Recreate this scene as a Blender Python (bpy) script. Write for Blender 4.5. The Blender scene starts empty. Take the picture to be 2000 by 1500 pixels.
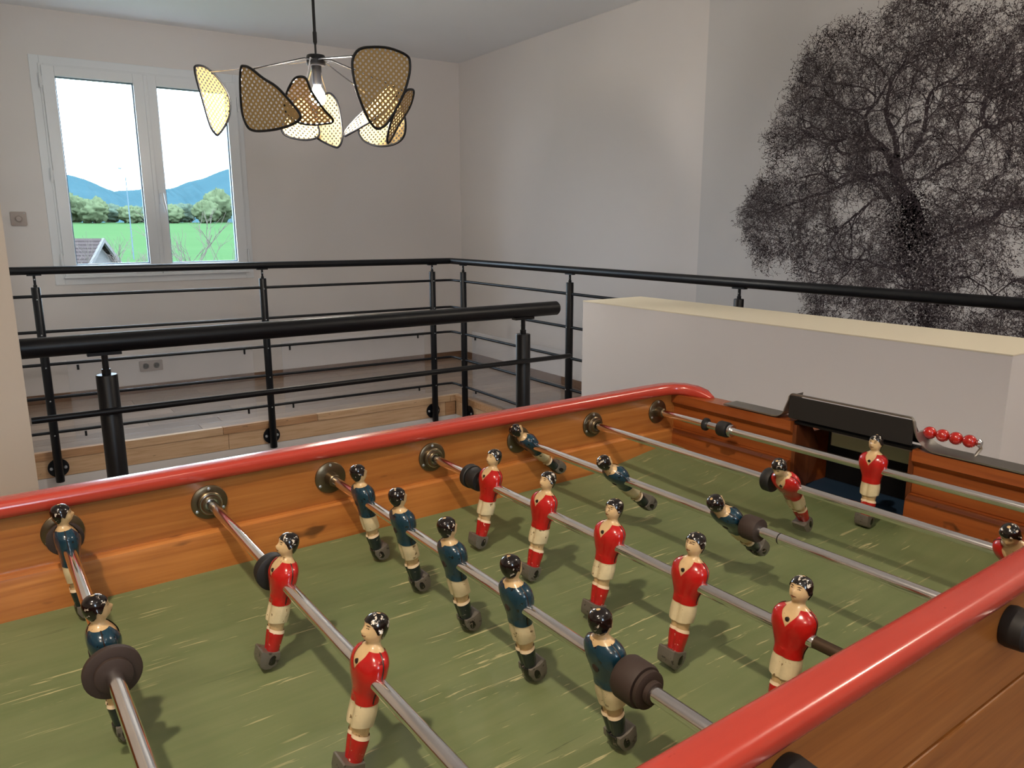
import bpy, bmesh, math, random
from mathutils import Vector, Matrix, noise
PI = math.pi
random.seed(7)
scene = bpy.context.scene
COL = scene.collection

# ------------------------------------------------------------------ camera
YAW, PITCH, ROLL, FPX = 0.5922, 0.2065, -0.002, 1484.1
CAM = (-0.0271, -0.8881, 1.2183)
cd = bpy.data.cameras.new('camera'); cam = bpy.data.objects.new('camera', cd); COL.objects.link(cam)
cd.sensor_fit = 'HORIZONTAL'; cd.sensor_width = 36.0; cd.lens = FPX * 36.0 / 2000.0
cd.clip_start = 0.02; cd.clip_end = 5000
fw = Vector((math.sin(YAW)*math.cos(PITCH), math.cos(YAW)*math.cos(PITCH), -math.sin(PITCH)))
rt = Vector((math.cos(YAW), -math.sin(YAW), 0)); up = rt.cross(fw)
rt2 = rt*math.cos(ROLL) + up*math.sin(ROLL); up2 = -rt*math.sin(ROLL) + up*math.cos(ROLL)
cam.matrix_world = Matrix(((rt2.x, up2.x, -fw.x, CAM[0]), (rt2.y, up2.y, -fw.y, CAM[1]), (rt2.z, up2.z, -fw.z, CAM[2]), (0, 0, 0, 1)))
scene.camera = cam

# ------------------------------------------------------------------ world, light, exposure
scene.view_settings.view_transform = 'Standard'; scene.view_settings.look = 'None'
scene.view_settings.gamma = 1.0; scene.view_settings.use_curve_mapping = False
scene.view_settings.exposure = 0.32
w = bpy.data.worlds.new('overcast_sky'); scene.world = w; w.use_nodes = True
bg = w.node_tree.nodes['Background']; bg.inputs[0].default_value = (0.72, 0.87, 1.0, 1); bg.inputs[1].default_value = 13.0

def lamp(name, kind, loc, energy, color, size=0.05, rot=None, **kw):
    d = bpy.data.lights.new(name, kind); d.energy = energy; d.color = color
    if kind == 'AREA': d.shape = 'RECTANGLE'; d.size = size; d.size_y = kw.get('sy', size)
    else: d.shadow_soft_size = size
    o = bpy.data.objects.new(name, d); COL.objects.link(o); o.location = loc
    if rot: o.rotation_euler = rot
    return o
# portal in the window opening (guides the sky light only)
pl = lamp('window_portal', 'AREA', (1.0, 5.40, 1.57), 1, (1, 1, 1), 1.25, (-PI/2, 0, 0), sy=1.3)
pl.data.cycles.is_portal = True
pl = lamp('added_window_portal', 'AREA', (0.0, -3.45, 1.85), 1, (1, 1, 1), 0.6, (PI/2, 0, 0), sy=1.1)
pl.data.cycles.is_portal = True
WARM = (1.0, 0.84, 0.64)
sp = lamp('ceiling_spot_over_table', 'SPOT', (-0.42, -0.78, 2.45), 74, WARM, 0.035)
sp.data.spot_size = math.radians(62); sp.data.spot_blend = .7
sp.rotation_euler = (Vector((0.42, -0.36, .85)) - Vector((-0.42, -0.78, 2.45))).to_track_quat('-Z', 'Y').to_euler()
lamp('ceiling_spot_behind', 'POINT', (0.55, -1.60, 2.45), 4, WARM, 0.035)
lamp('added_warm_fill_behind', 'POINT', (-0.9, -1.7, 2.30), 22, (1, .82, .62), 0.16)  # unseen lamp added as soft warm ambient fill
lamp('ceiling_spot_right', 'POINT', (2.35, -1.0, 2.45), 24, (1, .86, .68), 0.05)

TROT = 0.0311            # the table stands a little turned in the room
H0 = 0.90                # height of the rods above the floor
YW, XW, ZC = 5.24, 3.538, 2.60

# ------------------------------------------------------------------ materials
def new_mat(name):
    m = bpy.data.materials.new(name); m.use_nodes = True
    return m, m.node_tree.nodes, m.node_tree.links, m.node_tree.nodes['Principled BSDF']
def sc(c): return tuple((x/12.92 if x <= .04045 else ((x+.055)/1.055)**2.4) for x in (v/255 for v in c)) + (1,)
def flat(name, rgb, rough=.5, metal=0, spec=.5, coat=0):
    m, N, L, b = new_mat(name)
    b.inputs['Base Color'].default_value = sc(rgb); b.inputs['Roughness'].default_value = rough
    b.inputs['Metallic'].default_value = metal; b.inputs['Specular IOR Level'].default_value = spec
    b.inputs['Coat Weight'].default_value = coat
    return m
def coords(N, L, scale=(1, 1, 1), rot=(0, 0, 0), kind='Object'):
    t = N.new('ShaderNodeTexCoord'); mp = N.new('ShaderNodeMapping')
    mp.inputs['Scale'].default_value = scale; mp.inputs['Rotation'].default_value = rot
    L.new(t.outputs[kind], mp.inputs['Vector']); return mp.outputs['Vector']
def tex_noise(N, L, vec, scale, detail=4, rough=.55, dist=0):
    n = N.new('ShaderNodeTexNoise'); n.inputs['Scale'].default_value = scale; n.inputs['Detail'].default_value = detail
    n.inputs['Roughness'].default_value = rough; n.inputs['Distortion'].default_value = dist
    L.new(vec, n.inputs['Vector']); return n.outputs['Fac']
def ramp(N, L, fac, stops):
    r = N.new('ShaderNodeValToRGB'); e = r.color_ramp.elements
    e[0].position, e[0].color = stops[0]; e[1].position, e[1].color = stops[-1]
    for p, c in stops[1:-1]:
        x = e.new(p); x.color = c
    L.new(fac, r.inputs['Fac']); return r.outputs['Color']
def mix(N, L, fac, a, b, mode='MIX'):
    m = N.new('ShaderNodeMix'); m.data_type = 'RGBA'; m.blend_type = mode
    for sock, v in ((m.inputs[0], fac), (m.inputs[6], a), (m.inputs[7], b)):
        if hasattr(v, 'links'): L.new(v, sock)
        else: sock.default_value = v
    return m.outputs[2]
def bump(N, L, b, h, strength, dist=.001):
    n = N.new('ShaderNodeBump'); n.inputs['Strength'].default_value = strength; n.inputs['Distance'].default_value = dist
    L.new(h, n.inputs['Height']); L.new(n.outputs['Normal'], b.inputs['Normal'])
W_, K_ = (1, 1, 1, 1), (0, 0, 0, 1)
def wall_mat(name, rgb):
    m, N, L, b = new_mat(name)
    v = coords(N, L); n = tex_noise(N, L, v, 1.3, 3)
    c = ramp(N, L, n, [(.3, sc(tuple(x*.985 for x in rgb))), (.7, sc(rgb))]); L.new(c, b.inputs['Base Color'])
    b.inputs['Roughness'].default_value = .85; b.inputs['Specular IOR Level'].default_value = .2
    bump(N, L, b, tex_noise(N, L, v, 160, 2), .12, .001); return m
def wood_mat(name, c0, c1, c2, grain=(2, 40, 40), rough=.3, coat=.4, knots=True, var=0.0):
    m, N, L, b = new_mat(name)
    v = coords(N, L, grain)
    n = tex_noise(N, L, v, 3.0, 6, .6, .6)
    col = ramp(N, L, n, [(.28, sc(c2)), (.5, sc(c1)), (.72, sc(c0))])
    if knots:
        k = tex_noise(N, L, coords(N, L, (14, 40, 40)), 1.0, 2)
        col = mix(N, L, ramp(N, L, k, [(.70, K_), (.78, (.8, .8, .8, 1))]), col, sc(tuple(x*.45 for x in c2)))
    if var:
        oi = N.new('ShaderNodeObjectInfo'); 
        col = mix(N, L, ramp(N, L, oi.outputs['Random'], [(0, (.5-var,)*3+(1,)), (1, (.5+var,)*3+(1,))]), K_, col) if False else \
              mix(N, L, 1.0, col, ramp(N, L, oi.outputs['Random'], [(0, (1-var, 1-var, 1-var, 1)), (1, (1, 1, 1, 1))]), 'MULTIPLY')
    L.new(col, b.inputs['Base Color']); b.inputs['Roughness'].default_value = rough
    b.inputs['Coat Weight'].default_value = coat; b.inputs['Coat Roughness'].default_value = .15
    bump(N, L, b, n, .08, .001); return m
def chipped(name, rgb, chip, amount=.62, scale=170, rough=.22, dark=.75):
    """lacquer with worn chips"""
    m, N, L, b = new_mat(name)
    t = N.new('ShaderNodeTexCoord'); oi = N.new('ShaderNodeObjectInfo'); ad = N.new('ShaderNodeVectorMath'); ad.operation = 'ADD'
    L.new(t.outputs['Object'], ad.inputs[0]); L.new(oi.outputs['Location'], ad.inputs[1])
    v = ad.outputs[0]
    n = tex_noise(N, L, v, scale, 5, .6); n2 = tex_noise(N, L, v, scale*.5, 3)
    base = mix(N, L, n2, sc(tuple(x*dark for x in rgb)), sc(rgb))
    f = ramp(N, L, n, [(amount, K_), (amount+.025, W_)])
    L.new(mix(N, L, f, base, sc(chip)), b.inputs['Base Color'])
    b.inputs['Roughness'].default_value = rough; b.inputs['Coat Weight'].default_value = .3; b.inputs['Coat Roughness'].default_value = .1
    return m

M = {}
M['wall'] = wall_mat('white_plaster', (224, 219, 217))
M['wall_warm'] = wall_mat('warm_lit_plaster', (226, 214, 198))  # warm lamp light mixed into the plaster colour
M['ceiling'] = wall_mat('ceiling_paint', (240, 242, 246))
M['low_top'] = wall_mat('warm_lit_cap', (236, 226, 202))  # warm light falling from above is put into this colour
M['mural'] = wall_mat('mural_paper', (205, 203, 203))
M['ink'] = flat('mural_ink', (58, 50, 54), .85, spec=.2)
M['ink_mid'] = flat('mural_ink_mid', (100, 92, 94), .85, spec=.2)
M['ink_light'] = flat('mural_ink_light', (158, 153, 153), .85, spec=.2)
M['pvc'] = flat('white_pvc', (225, 228, 232), .3)
M['gasket'] = flat('grey_gasket', (90, 105, 120), .5)
M['plate'] = flat('taupe_switch_plastic', (168, 155, 148), .45)
M['plate_dark'] = flat('socket_dark', (60, 56, 56), .5)
M['black'] = flat('black_powder_coat', (9, 11, 17), .4, spec=.35)
M['bolt'] = flat('zinc_bolt', (190, 195, 200), .3, .8)
M['chromed'] = flat('bright_steel', (205, 205, 208), .18, 1)
M['rubber'] = flat('black_rubber', (22, 20, 20), .6)
M['brownrubber'] = flat('brown_worn_rubber', (50, 36, 30), .7)
M['brass'] = flat('dark_brass', (112, 98, 78), .3, .9)
M['steel_dull'] = flat('dull_tube_steel', (86, 70, 56), .4, .7)
M['red_lacq'] = None
def red_rail():
    m, N, L, b = new_mat('red_lacquer')
    v = coords(N, L, (6, 30, 30)); n = tex_noise(N, L, v, 3, 4)
    col = mix(N, L, n, sc((164, 50, 38)), sc((178, 62, 47)))
    d = tex_noise(N, L, coords(N, L, (40, 90, 90)), 2.0, 5)
    col = mix(N, L, ramp(N, L, d, [(.70, K_), (.76, (.6, .6, .6, 1))]), col, sc((120, 28, 24)))
    L.new(col, b.inputs['Base Color']); b.inputs['Roughness'].default_value = .24
    b.inputs['Coat Weight'].default_value = .5; b.inputs['Coat Roughness'].default_value = .12; return m
M['red_lacq'] = red_rail()
M['beech'] = wood_mat('varnished_beech', (171, 110, 55), (157, 96, 44), (137, 78, 34), (1.6, 38, 38))
M['beech_light'] = wood_mat('varnished_beech_strip', (185, 120, 59), (169, 104, 48), (144, 82, 36), (1.6, 38, 38))
M['beech_y'] = wood_mat('varnished_beech_cross', (155, 83, 36), (141, 71, 29), (120, 56, 22), (38, 1.6, 38))
M['beech_dark'] = wood_mat('dark_goal_cheek', (120, 66, 36), (100, 52, 28), (80, 40, 22), (30, 30, 2))
M['oak'] = wood_mat('grey_oak_plank', (186, 162, 142), (166, 142, 124), (138, 116, 100), (1.4, 26, 26), .34, .1, False, .34)
M['oak_base'] = wood_mat('brown_baseboard', (138, 108, 86), (120, 92, 72), (100, 76, 58), (2, 30, 30), .5, 0, False)
M['pine'] = wood_mat('pale_pine_board', (222, 190, 154), (212, 176, 138), (192, 152, 114), (1.5, 24, 24), .4, .2, True)
M['pine2'] = wood_mat('tan_pine_strip', (206, 164, 124), (188, 144, 104), (164, 118, 82), (1.5, 24, 24), .4, .2, True)
def pitch_mat():
    m, N, L, b = new_mat('green_linoleum')
    v = coords(N, L, (1, 1, 1))
    n = tex_noise(N, L, v, 9, 5); n1 = tex_noise(N, L, coords(N, L, (3, 26, 10), (0, 0, .04)), 3, 5)
    base = mix(N, L, n, sc((88, 102, 66)), sc((108, 118, 80)))
    base = mix(N, L, ramp(N, L, n1, [(.35, K_), (.75, (.55, .55, .55, 1))]), base, sc((118, 124, 88)))
    # cream and dark streaks in the linoleum, all along the pitch
    s = tex_noise(N, L, coords(N, L, (4.2, 62, 20), (0, 0, .05)), 3.2, 4, .62, .3)
    g = tex_noise(N, L, v, 7.0, 3)
    ms = mix(N, L, 1.0, ramp(N, L, s, [(.62, K_), (.665, W_)]), ramp(N, L, g, [(.42, K_), (.58, W_)]), 'MULTIPLY')
    base = mix(N, L, ms, base, sc((176, 168, 126)))
    s2 = tex_noise(N, L, coords(N, L, (3.6, 66, 20), (.4, 0, .06)), 2.6, 4, .6, .3)
    g2 = tex_noise(N, L, coords(N, L, (1, 1, 1), (0, 0, 2)), 6.0, 3)
    md = mix(N, L, 1.0, ramp(N, L, s2, [(.665, K_), (.72, (.8, .8, .8, 1))]), ramp(N, L, g2, [(.46, K_), (.6, W_)]), 'MULTIPLY')
    base = mix(N, L, md, base, sc((58, 66, 46)))
    L.new(base, b.inputs['Base Color']); b.inputs['Roughness'].default_value = .5
    b.inputs['Specular IOR Level'].default_value = .35; return m
M['pitch'] = pitch_mat()
def chrome_rod():
    m, N, L, b = new_mat('worn_chrome')
    n = tex_noise(N, L, coords(N, L, (120, 9, 120)), 2, 5)
    L.new(ramp(N, L, n, [(.3, sc((226, 224, 224))), (.62, sc((246, 245, 246)))]), b.inputs['Base Color'])
    b.inputs['Metallic'].default_value = 1
    L.new(ramp(N, L, n, [(.3, (.17,)*3+(1,)), (.7, (.10,)*3+(1,))]), b.inputs['Roughness']); return m
M['rod'] = chrome_rod()
M['sheet'] = flat('grey_sheet_steel', (150, 146, 140), .32, .85)
M['hood_black'] = flat('black_hood_paint', (22, 18, 17), .75)
M['goal_blue'] = flat('dark_blue_goal_floor', (22, 44, 66), .6)
M['goal_dark'] = flat('dark_goal_back', (14, 14, 18), .8)
M['bead'] = chipped('red_bead_lacquer', (186, 34, 26), (120, 30, 24), .72, 120, .22)
M['skin'] = chipped('cream_figure_paint', (224, 188, 138), (120, 92, 62), .655, 150, .3)
M['jersey_red'] = chipped('red_figure_lacquer', (190, 26, 24), (90, 16, 14), .68, 150, .2)
M['jersey_blue'] = chipped('blue_figure_lacquer', (20, 56, 74), (10, 16, 22), .60, 180, .2)
M['shorts'] = chipped('ivory_figure_paint', (226, 208, 168), (110, 88, 60), .635, 170, .3)
M['sock_red'] = chipped('red_sock_lacquer', (188, 30, 28), (224, 190, 170), .655, 230, .25)
M['sock_navy'] = chipped('navy_sock_lacquer', (18, 32, 38), (110, 108, 98), .64, 230, .25)
M['hair'] = chipped('black_hair_lacquer', (20, 15, 14), (206, 196, 182), .585, 190, .16)
M['hair_blue'] = chipped('dark_hair_lacquer', (20, 12, 12), (190, 176, 160), .62, 190, .14)
M['shoe'] = chipped('black_shoe_lacquer', (20, 17, 17), (120, 108, 98), .60, 240, .22)
M['block'] = chipped('grey_cast_foot', (104, 98, 90), (50, 44, 40), .60, 200, .38)
M['dark_paint'] = flat('dark_feature_paint', (34, 22, 18), .4)
M['lip'] = flat('lip_paint', (120, 44, 34), .4)
M['trimcream'] = flat('cream_trim_paint', (232, 208, 178), .35)
def cane():
    m, N, L, b = new_mat('woven_cane')
    N.remove(b); out = N['Material Output']
    uv = N.new('ShaderNodeTexCoord')
    def cells(off):
        mp = N.new('ShaderNodeMapping'); mp.inputs['Scale'].default_value = (44, 44, 1); mp.inputs['Location'].default_value = (off, off, 0)
        L.new(uv.outputs['UV'], mp.inputs['Vector'])
        fr = N.new('ShaderNodeVectorMath'); fr.operation = 'FRACTION'; L.new(mp.outputs[0], fr.inputs[0])
        sb = N.new('ShaderNodeVectorMath'); sb.operation = 'SUBTRACT'; sb.inputs[1].default_value = (.5, .5, 0); L.new(fr.outputs[0], sb.inputs[0])
        ml = N.new('ShaderNodeVectorMath'); ml.operation = 'MULTIPLY'; ml.inputs[1].default_value = (1, 1, 0); L.new(sb.outputs[0], ml.inputs[0])
        ln = N.new('ShaderNodeVectorMath'); ln.operation = 'LENGTH'; L.new(ml.outputs[0], ln.inputs[0]); return ln.outputs['Value']
    mn = N.new('ShaderNodeMath'); mn.operation = 'MINIMUM'; L.new(cells(0), mn.inputs[0]); L.new(cells(.5), mn.inputs[1])
    lt = N.new('ShaderNodeMath'); lt.operation = 'LESS_THAN'; lt.inputs[1].default_value = .21; L.new(mn.outputs[0], lt.inputs[0])
    df = N.new('ShaderNodeBsdfDiffuse'); df.inputs['Color'].default_value = sc((178, 152, 106))
    tl = N.new('ShaderNodeBsdfTranslucent'); tl.inputs['Color'].default_value = sc((170, 120, 90))
    mx = N.new('ShaderNodeMixShader'); mx.inputs[0].default_value = .05; L.new(df.outputs[0], mx.inputs[1]); L.new(tl.outputs[0], mx.inputs[2])
    tr = N.new('ShaderNodeBsdfTransparent'); m2 = N.new('ShaderNodeMixShader')
    L.new(lt.outputs[0], m2.inputs[0]); L.new(mx.outputs[0], m2.inputs[1]); L.new(tr.outputs[0], m2.inputs[2])
    L.new(m2.outputs[0], out.inputs['Surface']); return m
M['cane'] = cane()
def glass(name, tint, painted_sheen=0):
    m, N, L, b = new_mat(name); N.remove(b); out = N['Material Output']
    tr = N.new('ShaderNodeBsdfTransparent'); tr.inputs['Color'].default_value = tint
    gl = N.new('ShaderNodeBsdfGlossy'); gl.inputs['Roughness'].default_value = .03
    fr = N.new('ShaderNodeFresnel'); fr.inputs['IOR'].default_value = 1.45
    ge = N.new('ShaderNodeNewGeometry'); iv = N.new('ShaderNodeMath'); iv.operation = 'SUBTRACT'; iv.inputs[0].default_value = 1; L.new(ge.outputs['Backfacing'], iv.inputs[1])
    fm = N.new('ShaderNodeMath'); fm.operation = 'MULTIPLY'; L.new(fr.outputs[0], fm.inputs[0]); L.new(iv.outputs[0], fm.inputs[1])
    mx = N.new('ShaderNodeMixShader'); L.new(fm.outputs[0], mx.inputs[0]); L.new(tr.outputs[0], mx.inputs[1]); L.new(gl.outputs[0], mx.inputs[2])
    if painted_sheen:
        df = N.new('ShaderNodeBsdfDiffuse'); df.inputs['Color'].default_value = (.85, .87, .9, 1)
        m3 = N.new('ShaderNodeMixShader'); m3.inputs[0].default_value = painted_sheen; L.new(mx.outputs[0], m3.inputs[1]); L.new(df.outputs[0], m3.inputs[2]); mx = m3
    L.new(mx.outputs[0], out.inputs['Surface']); return m
M['glass'] = glass('window_glass', (.96, .98, 1, 1))
M['acrylic'] = glass('clear_acrylic', (.97, .97, .98, 1), .07)  # diffuse white mixed in to stand for bright reflections on the panels
def emit(name, c, s):
    m, N, L, b = new_mat(name); b.inputs['Base Color'].default_value = c
    b.inputs['Emission Color'].default_value = c; b.inputs['Emission Strength'].default_value = s; return m
M['bulb'] = emit('glowing_bulb', (1, .93, .84, 1), 580)
M['grass'] = None
def ground_mat(name, a, b_, s):
    m, N, L, b = new_mat(name); n = tex_noise(N, L, coords(N, L), s, 5)
    L.new(mix(N, L, n, sc(a), sc(b_)), b.inputs['Base Color']); b.inputs['Roughness'].default_value = 1; b.inputs['Specular IOR Level'].default_value = 0; return m
def lin(c): return tuple(255*(1.055*v**(1/2.4)-.055 if v > .0031 else 12.92*v) for v in c)
M['grass'] = ground_mat('green_field', lin((0.0269, 0.0554, 0.0227)), lin((0.0353, 0.0672, 0.0286)), .12)
M['hill'] = ground_mat('forest_haze_tint', lin((0.0151, 0.0353, 0.0437)), lin((0.0235, 0.0470, 0.0554)), .03)  # blue of the hazy distance painted into the forest colour
M['foliage'] = ground_mat('spring_foliage', lin((0.0420, 0.0588, 0.0302)), lin((0.0638, 0.0773, 0.0437)), 1.6)  # both foliage colours paled to suggest hazy distance
M['foliage_dark'] = ground_mat('dark_foliage', lin((0.0353, 0.0538, 0.0403)), lin((0.0504, 0.0672, 0.0487)), 1.6)
M['tile'] = ground_mat('weathered_roof_tile', lin((0.0286, 0.0227, 0.0218)), lin((0.0437, 0.0344, 0.0336)), 9)
M['render'] = flat('white_render', lin((0.0840, 0.0815, 0.0815)), .9, spec=0)
M['twig'] = flat('bare_twig', (74, 68, 64), .9, spec=0)
M['steelpole'] = flat('galvanised_pole', (70, 84, 92), .8, spec=0)

# ------------------------------------------------------------------ geometry helpers
class MB:
    def __init__(s): s.v = []; s.f = []; s.uv = None
    def add(s, vs, fs):
        o = len(s.v); s.v += [tuple(v) for v in vs]; s.f += [tuple(i+o for i in f) for f in fs]
    def box(s, x0, x1, y0, y1, z0, z1):
        s.add([(x0,y0,z0),(x1,y0,z0),(x1,y1,z0),(x0,y1,z0),(x0,y0,z1),(x1,y0,z1),(x1,y1,z1),(x0,y1,z1)],
              [(3,2,1,0),(4,5,6,7),(0,1,5,4),(1,2,6,5),(2,3,7,6),(3,0,4,7)]); return s
    def tube(s, path, r, seg=12, cap=True):
        P = [Vector(p) for p in path]; n = len(P)
        rr = r if isinstance(r, (list, tuple)) else [r]*n
        T = [((P[min(i+1,n-1)]-P[i]).normalized() + (P[i]-P[max(i-1,0)]).normalized()).normalized() for i in range(n)]
        a = Vector((0,0,1)) if abs(T[0].z) < .9 else Vector((1,0,0))
        nx = T[0].cross(a).normalized(); vs = []
        for i in range(n):
            if i: nx = (nx - T[i]*nx.dot(T[i])).normalized()
            ny = T[i].cross(nx)
            # keep the section across the bend
            k = 1.0
            if 0 < i < n-1:
                c = (P[i+1]-P[i]).normalized().dot(T[i]); k = 1/max(c, .4)
            for j in range(seg):
                t = 2*PI*j/seg; d = nx*math.cos(t) + ny*math.sin(t)
                if k != 1.0:
                    bend = ((P[i+1]-P[i]).normalized() - (P[i]-P[i-1]).normalized())
                    if bend.length > 1e-6:
                        bn = bend.normalized(); d = d + bn*(d.dot(bn)*(k-1))
                vs.append(P[i] + d*rr[i])
        fs = [(i*seg+j, i*seg+(j+1)%seg, (i+1)*seg+(j+1)%seg, (i+1)*seg+j) for i in range(n-1) for j in range(seg)]
        if cap: fs += [tuple(range(seg))[::-1], tuple((n-1)*seg+j for j in range(seg))]
        s.add(vs, fs); return s
    def lathe(s, prof, o=(0,0,0), axis=(0,0,1), seg=28):
        """prof: (along, radius)"""
        o = Vector(o); ax = Vector(axis).normalized(); a = Vector((0,0,1)) if abs(ax.z) < .9 else Vector((1,0,0))
        nx = ax.cross(a).normalized(); ny = ax.cross(nx); vs = []
        for h, r in prof:
            for j in range(seg):
                t = 2*PI*j/seg; vs.append(o + ax*h + (nx*math.cos(t) + ny*math.sin(t))*max(r, 1e-5))
        n = len(prof)
        fs = [(i*seg+j, i*seg+(j+1)%seg, (i+1)*seg+(j+1)%seg, (i+1)*seg+j) for i in range(n-1) for j in range(seg)]
        fs += [tuple(range(seg))[::-1], tuple((n-1)*seg+j for j in range(seg))]
        s.add(vs, fs); return s
    def prism(s, outline, fn, d0, d1):
        """outline of 2-D points, fn(a, b, d) -> xyz"""
        n = len(outline)
        vs = [fn(a, b, d0) for a, b in outline] + [fn(a, b, d1) for a, b in outline]
        fs = [tuple(range(n))[::-1], tuple(range(n, 2*n))] + [(i, (i+1)%n, n+(i+1)%n, n+i) for i in range(n)]
        s.add(vs, fs); return s
    def sweep(s, prof, path, scale=None):
        """prof (side, up) swept along a level path"""
        P = [Vector(p) for p in path]; n = len(P); m = len(prof); vs = []
        for i in range(n):
            t = ((P[min(i+1,n-1)]-P[i]).normalized() + (P[i]-P[max(i-1,0)]).normalized()).normalized()
            sd = Vector((-t.y, t.x, 0)).normalized(); k = scale[i] if scale else (1, 1)
            vs += [P[i] + sd*(a*k[0]) + Vector((0,0,1))*(b*k[1]) for a, b in prof]
        fs = [(i*m+j, i*m+(j+1)%m, (i+1)*m+(j+1)%m, (i+1)*m+j) for i in range(n-1) for j in range(m)]
        fs += [tuple(range(m))[::-1], tuple((n-1)*m+j for j in range(m))]
        s.add(vs, fs); return s
    def ball(s, c, r, seg=20, rings=12, k=(1,1,1)):
        vs = []; c = Vector(c)
        for i in range(1, rings):
            p = PI*i/rings
            for j in range(seg):
                t = 2*PI*j/seg; vs.append(c + Vector((r*k[0]*math.sin(p)*math.cos(t), r*k[1]*math.sin(p)*math.sin(t), r*k[2]*math.cos(p))))
        vs += [c+Vector((0,0,r*k[2])), c-Vector((0,0,r*k[2]))]; T = len(vs)-2
        fs = [(i*seg+j, (i+1)*seg+j, (i+1)*seg+(j+1)%seg, i*seg+(j+1)%seg) for i in range(rings-2) for j in range(seg)]
        fs += [(T, j, (j+1)%seg) for j in range(seg)] + [(T+1, (rings-2)*seg+(j+1)%seg, (rings-2)*seg+j) for j in range(seg)]
        s.add(vs, fs); return s
    def mesh(s, name, mat, smooth=True, ang=38, bevel=0, fix=True, off=(0,0,0)):
        me = bpy.data.meshes.new(name)
        me.from_pydata([(v[0]-off[0], v[1]-off[1], v[2]-off[2]) for v in s.v], [], s.f)
        if fix or bevel:
            bm = bmesh.new(); bm.from_mesh(me)
            if fix: bmesh.ops.recalc_face_normals(bm, faces=bm.faces)
            if bevel: bmesh.ops.bevel(bm, geom=bm.edges[:], offset=bevel, segments=2, profile=.6, affect='EDGES', clamp_overlap=True)
            bm.to_mesh(me); bm.free()
        if smooth:
            for p in me.polygons: p.use_smooth = True
            me.set_sharp_from_angle(angle=math.radians(ang))
        me.materials.append(mat); return me
    def build(s, name, mat, parent=None, **k):
        return link(name, s.mesh(name, mat, **k), parent)
def link(name, me, parent=None):
    o = bpy.data.objects.new(name, me); COL.objects.link(o)
    if parent is not None: o.parent = parent
    return o
def tag(o, label=None, cat=None, group=None, kind=None):
    if label: o['label'] = label
    if cat: o['category'] = cat
    if group: o['group'] = group
    if kind: o['kind'] = kind
    return o
def empty(name, loc=(0,0,0), rot=(0,0,0), **k):
    o = bpy.data.objects.new(name, None); o.empty_display_size = .05; COL.objects.link(o); o.location = loc; o.rotation_euler = rot
    return tag(o, **k)
def rrect(w, h, r, n=5, cx=0, cy=0):
    out = []
    for sx, sy, a0 in ((1,1,0), (-1,1,90), (-1,-1,180), (1,-1,270)):
        for i in range(n+1):
            a = math.radians(a0 + 90*i/n); out.append((cx+sx*(w/2-r)+r*math.cos(a), cy+sy*(h/2-r)+r*math.sin(a)))
    return out
def catmull(pts, k=6, closed=True):
    n = len(pts); out = []
    for i in range(n if closed else n-1):
        g = lambda j: Vector(pts[j % n]) if closed else Vector(pts[max(0, min(n-1, j))])
        p0, p1, p2, p3 = g(i-1), g(i), g(i+1), g(i+2)
        for j in range(k):
            t = j/k
            out.append(.5*((2*p1) + (p2-p0)*t + (2*p0-5*p1+4*p2-p3)*t*t + (3*p1-p0-3*p2+p3)*t**3))
    if not closed: out.append(Vector(pts[-1]))
    return out

# ================================================================== STRUCTURE
def struct(o): o['kind'] = 'structure'; return o
# stairwell opening: x -0.006..2.665, y 0.90..3.86
SX0, SX1, SY0, SY1 = -0.006, 2.665, 0.90, 3.86
fl = MB()
fl.box(-3.1, XW+.1, -3.3, SY0, -.30, -.002); fl.box(SX1+.02, XW+.1, SY0, SY1, -.30, -.014); fl.box(SX0, XW+.1, SY1+.02, YW+.1, -.30, -.014)
floor = struct(fl.build('floor', M['oak_base'], smooth=False))
def planks(x0, x1, y0, y1, wd, ln, seed):
    rnd = random.Random(seed); y = y0; row = 0
    while y < y1 - .01:
        ye = min(y+wd, y1); x = x0 - rnd.uniform(.1, ln*.8)
        while x < x1:
            xe = x + ln*rnd.uniform(.85, 1.1); a, b = max(x, x0), min(xe, x1)
            if b - a > .04:
                m = MB().box(a+.0012-(a+b)/2, b-.0012-(a+b)/2, -(ye-y)/2+.0014, (ye-y)/2-.0014, -.012, 0)
                o = m.build('floor_plank', M['oak'], floor, smooth=False, bevel=.0012); o.location = ((a+b)/2, (y+ye)/2, rnd.uniform(-.0006, 0))
            x = xe
        y = ye; row += 1
planks(SX0, XW, SY1+.03, YW, .138, 1.25, 3)
planks(SX1+.03, XW, 0.0, SY1+.03, .138, 1.25, 4)
struct(MB().box(-3.2, XW+.2, -3.4, YW+.3, ZC, ZC+.15).build('ceiling', M['ceiling'], smooth=False))
WX0, WX1, WZ0, WZ1 = .318, 1.640, .835, 2.300        # hole for the window
wl = MB(); wl.box(-3.2, WX0, YW, YW+.28, -3, ZC+.1); wl.box(WX1, XW+.2, YW, YW+.28, -3, ZC+.1)
wl.box(WX0, WX1, YW, YW+.28, -3, WZ0); wl.box(WX0, WX1, YW, YW+.28, WZ1, ZC+.1)
struct(wl.build('wall_back', M['wall'], smooth=False))
struct(MB().box(XW, XW+.2, -3.4, YW+.28, -3, ZC+.1).build('wall_right', M['wall'], smooth=False))
struct(MB().box(-3.2, SX0, .83, YW+.02, -3, ZC+.05).build('wall_left', M['wall_warm'], smooth=False))
struct(MB().box(-3.3, -3.1, -3.4, .9, -.3, ZC+.05).build('wall_left_rear', M['wall_warm'], smooth=False))
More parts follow.
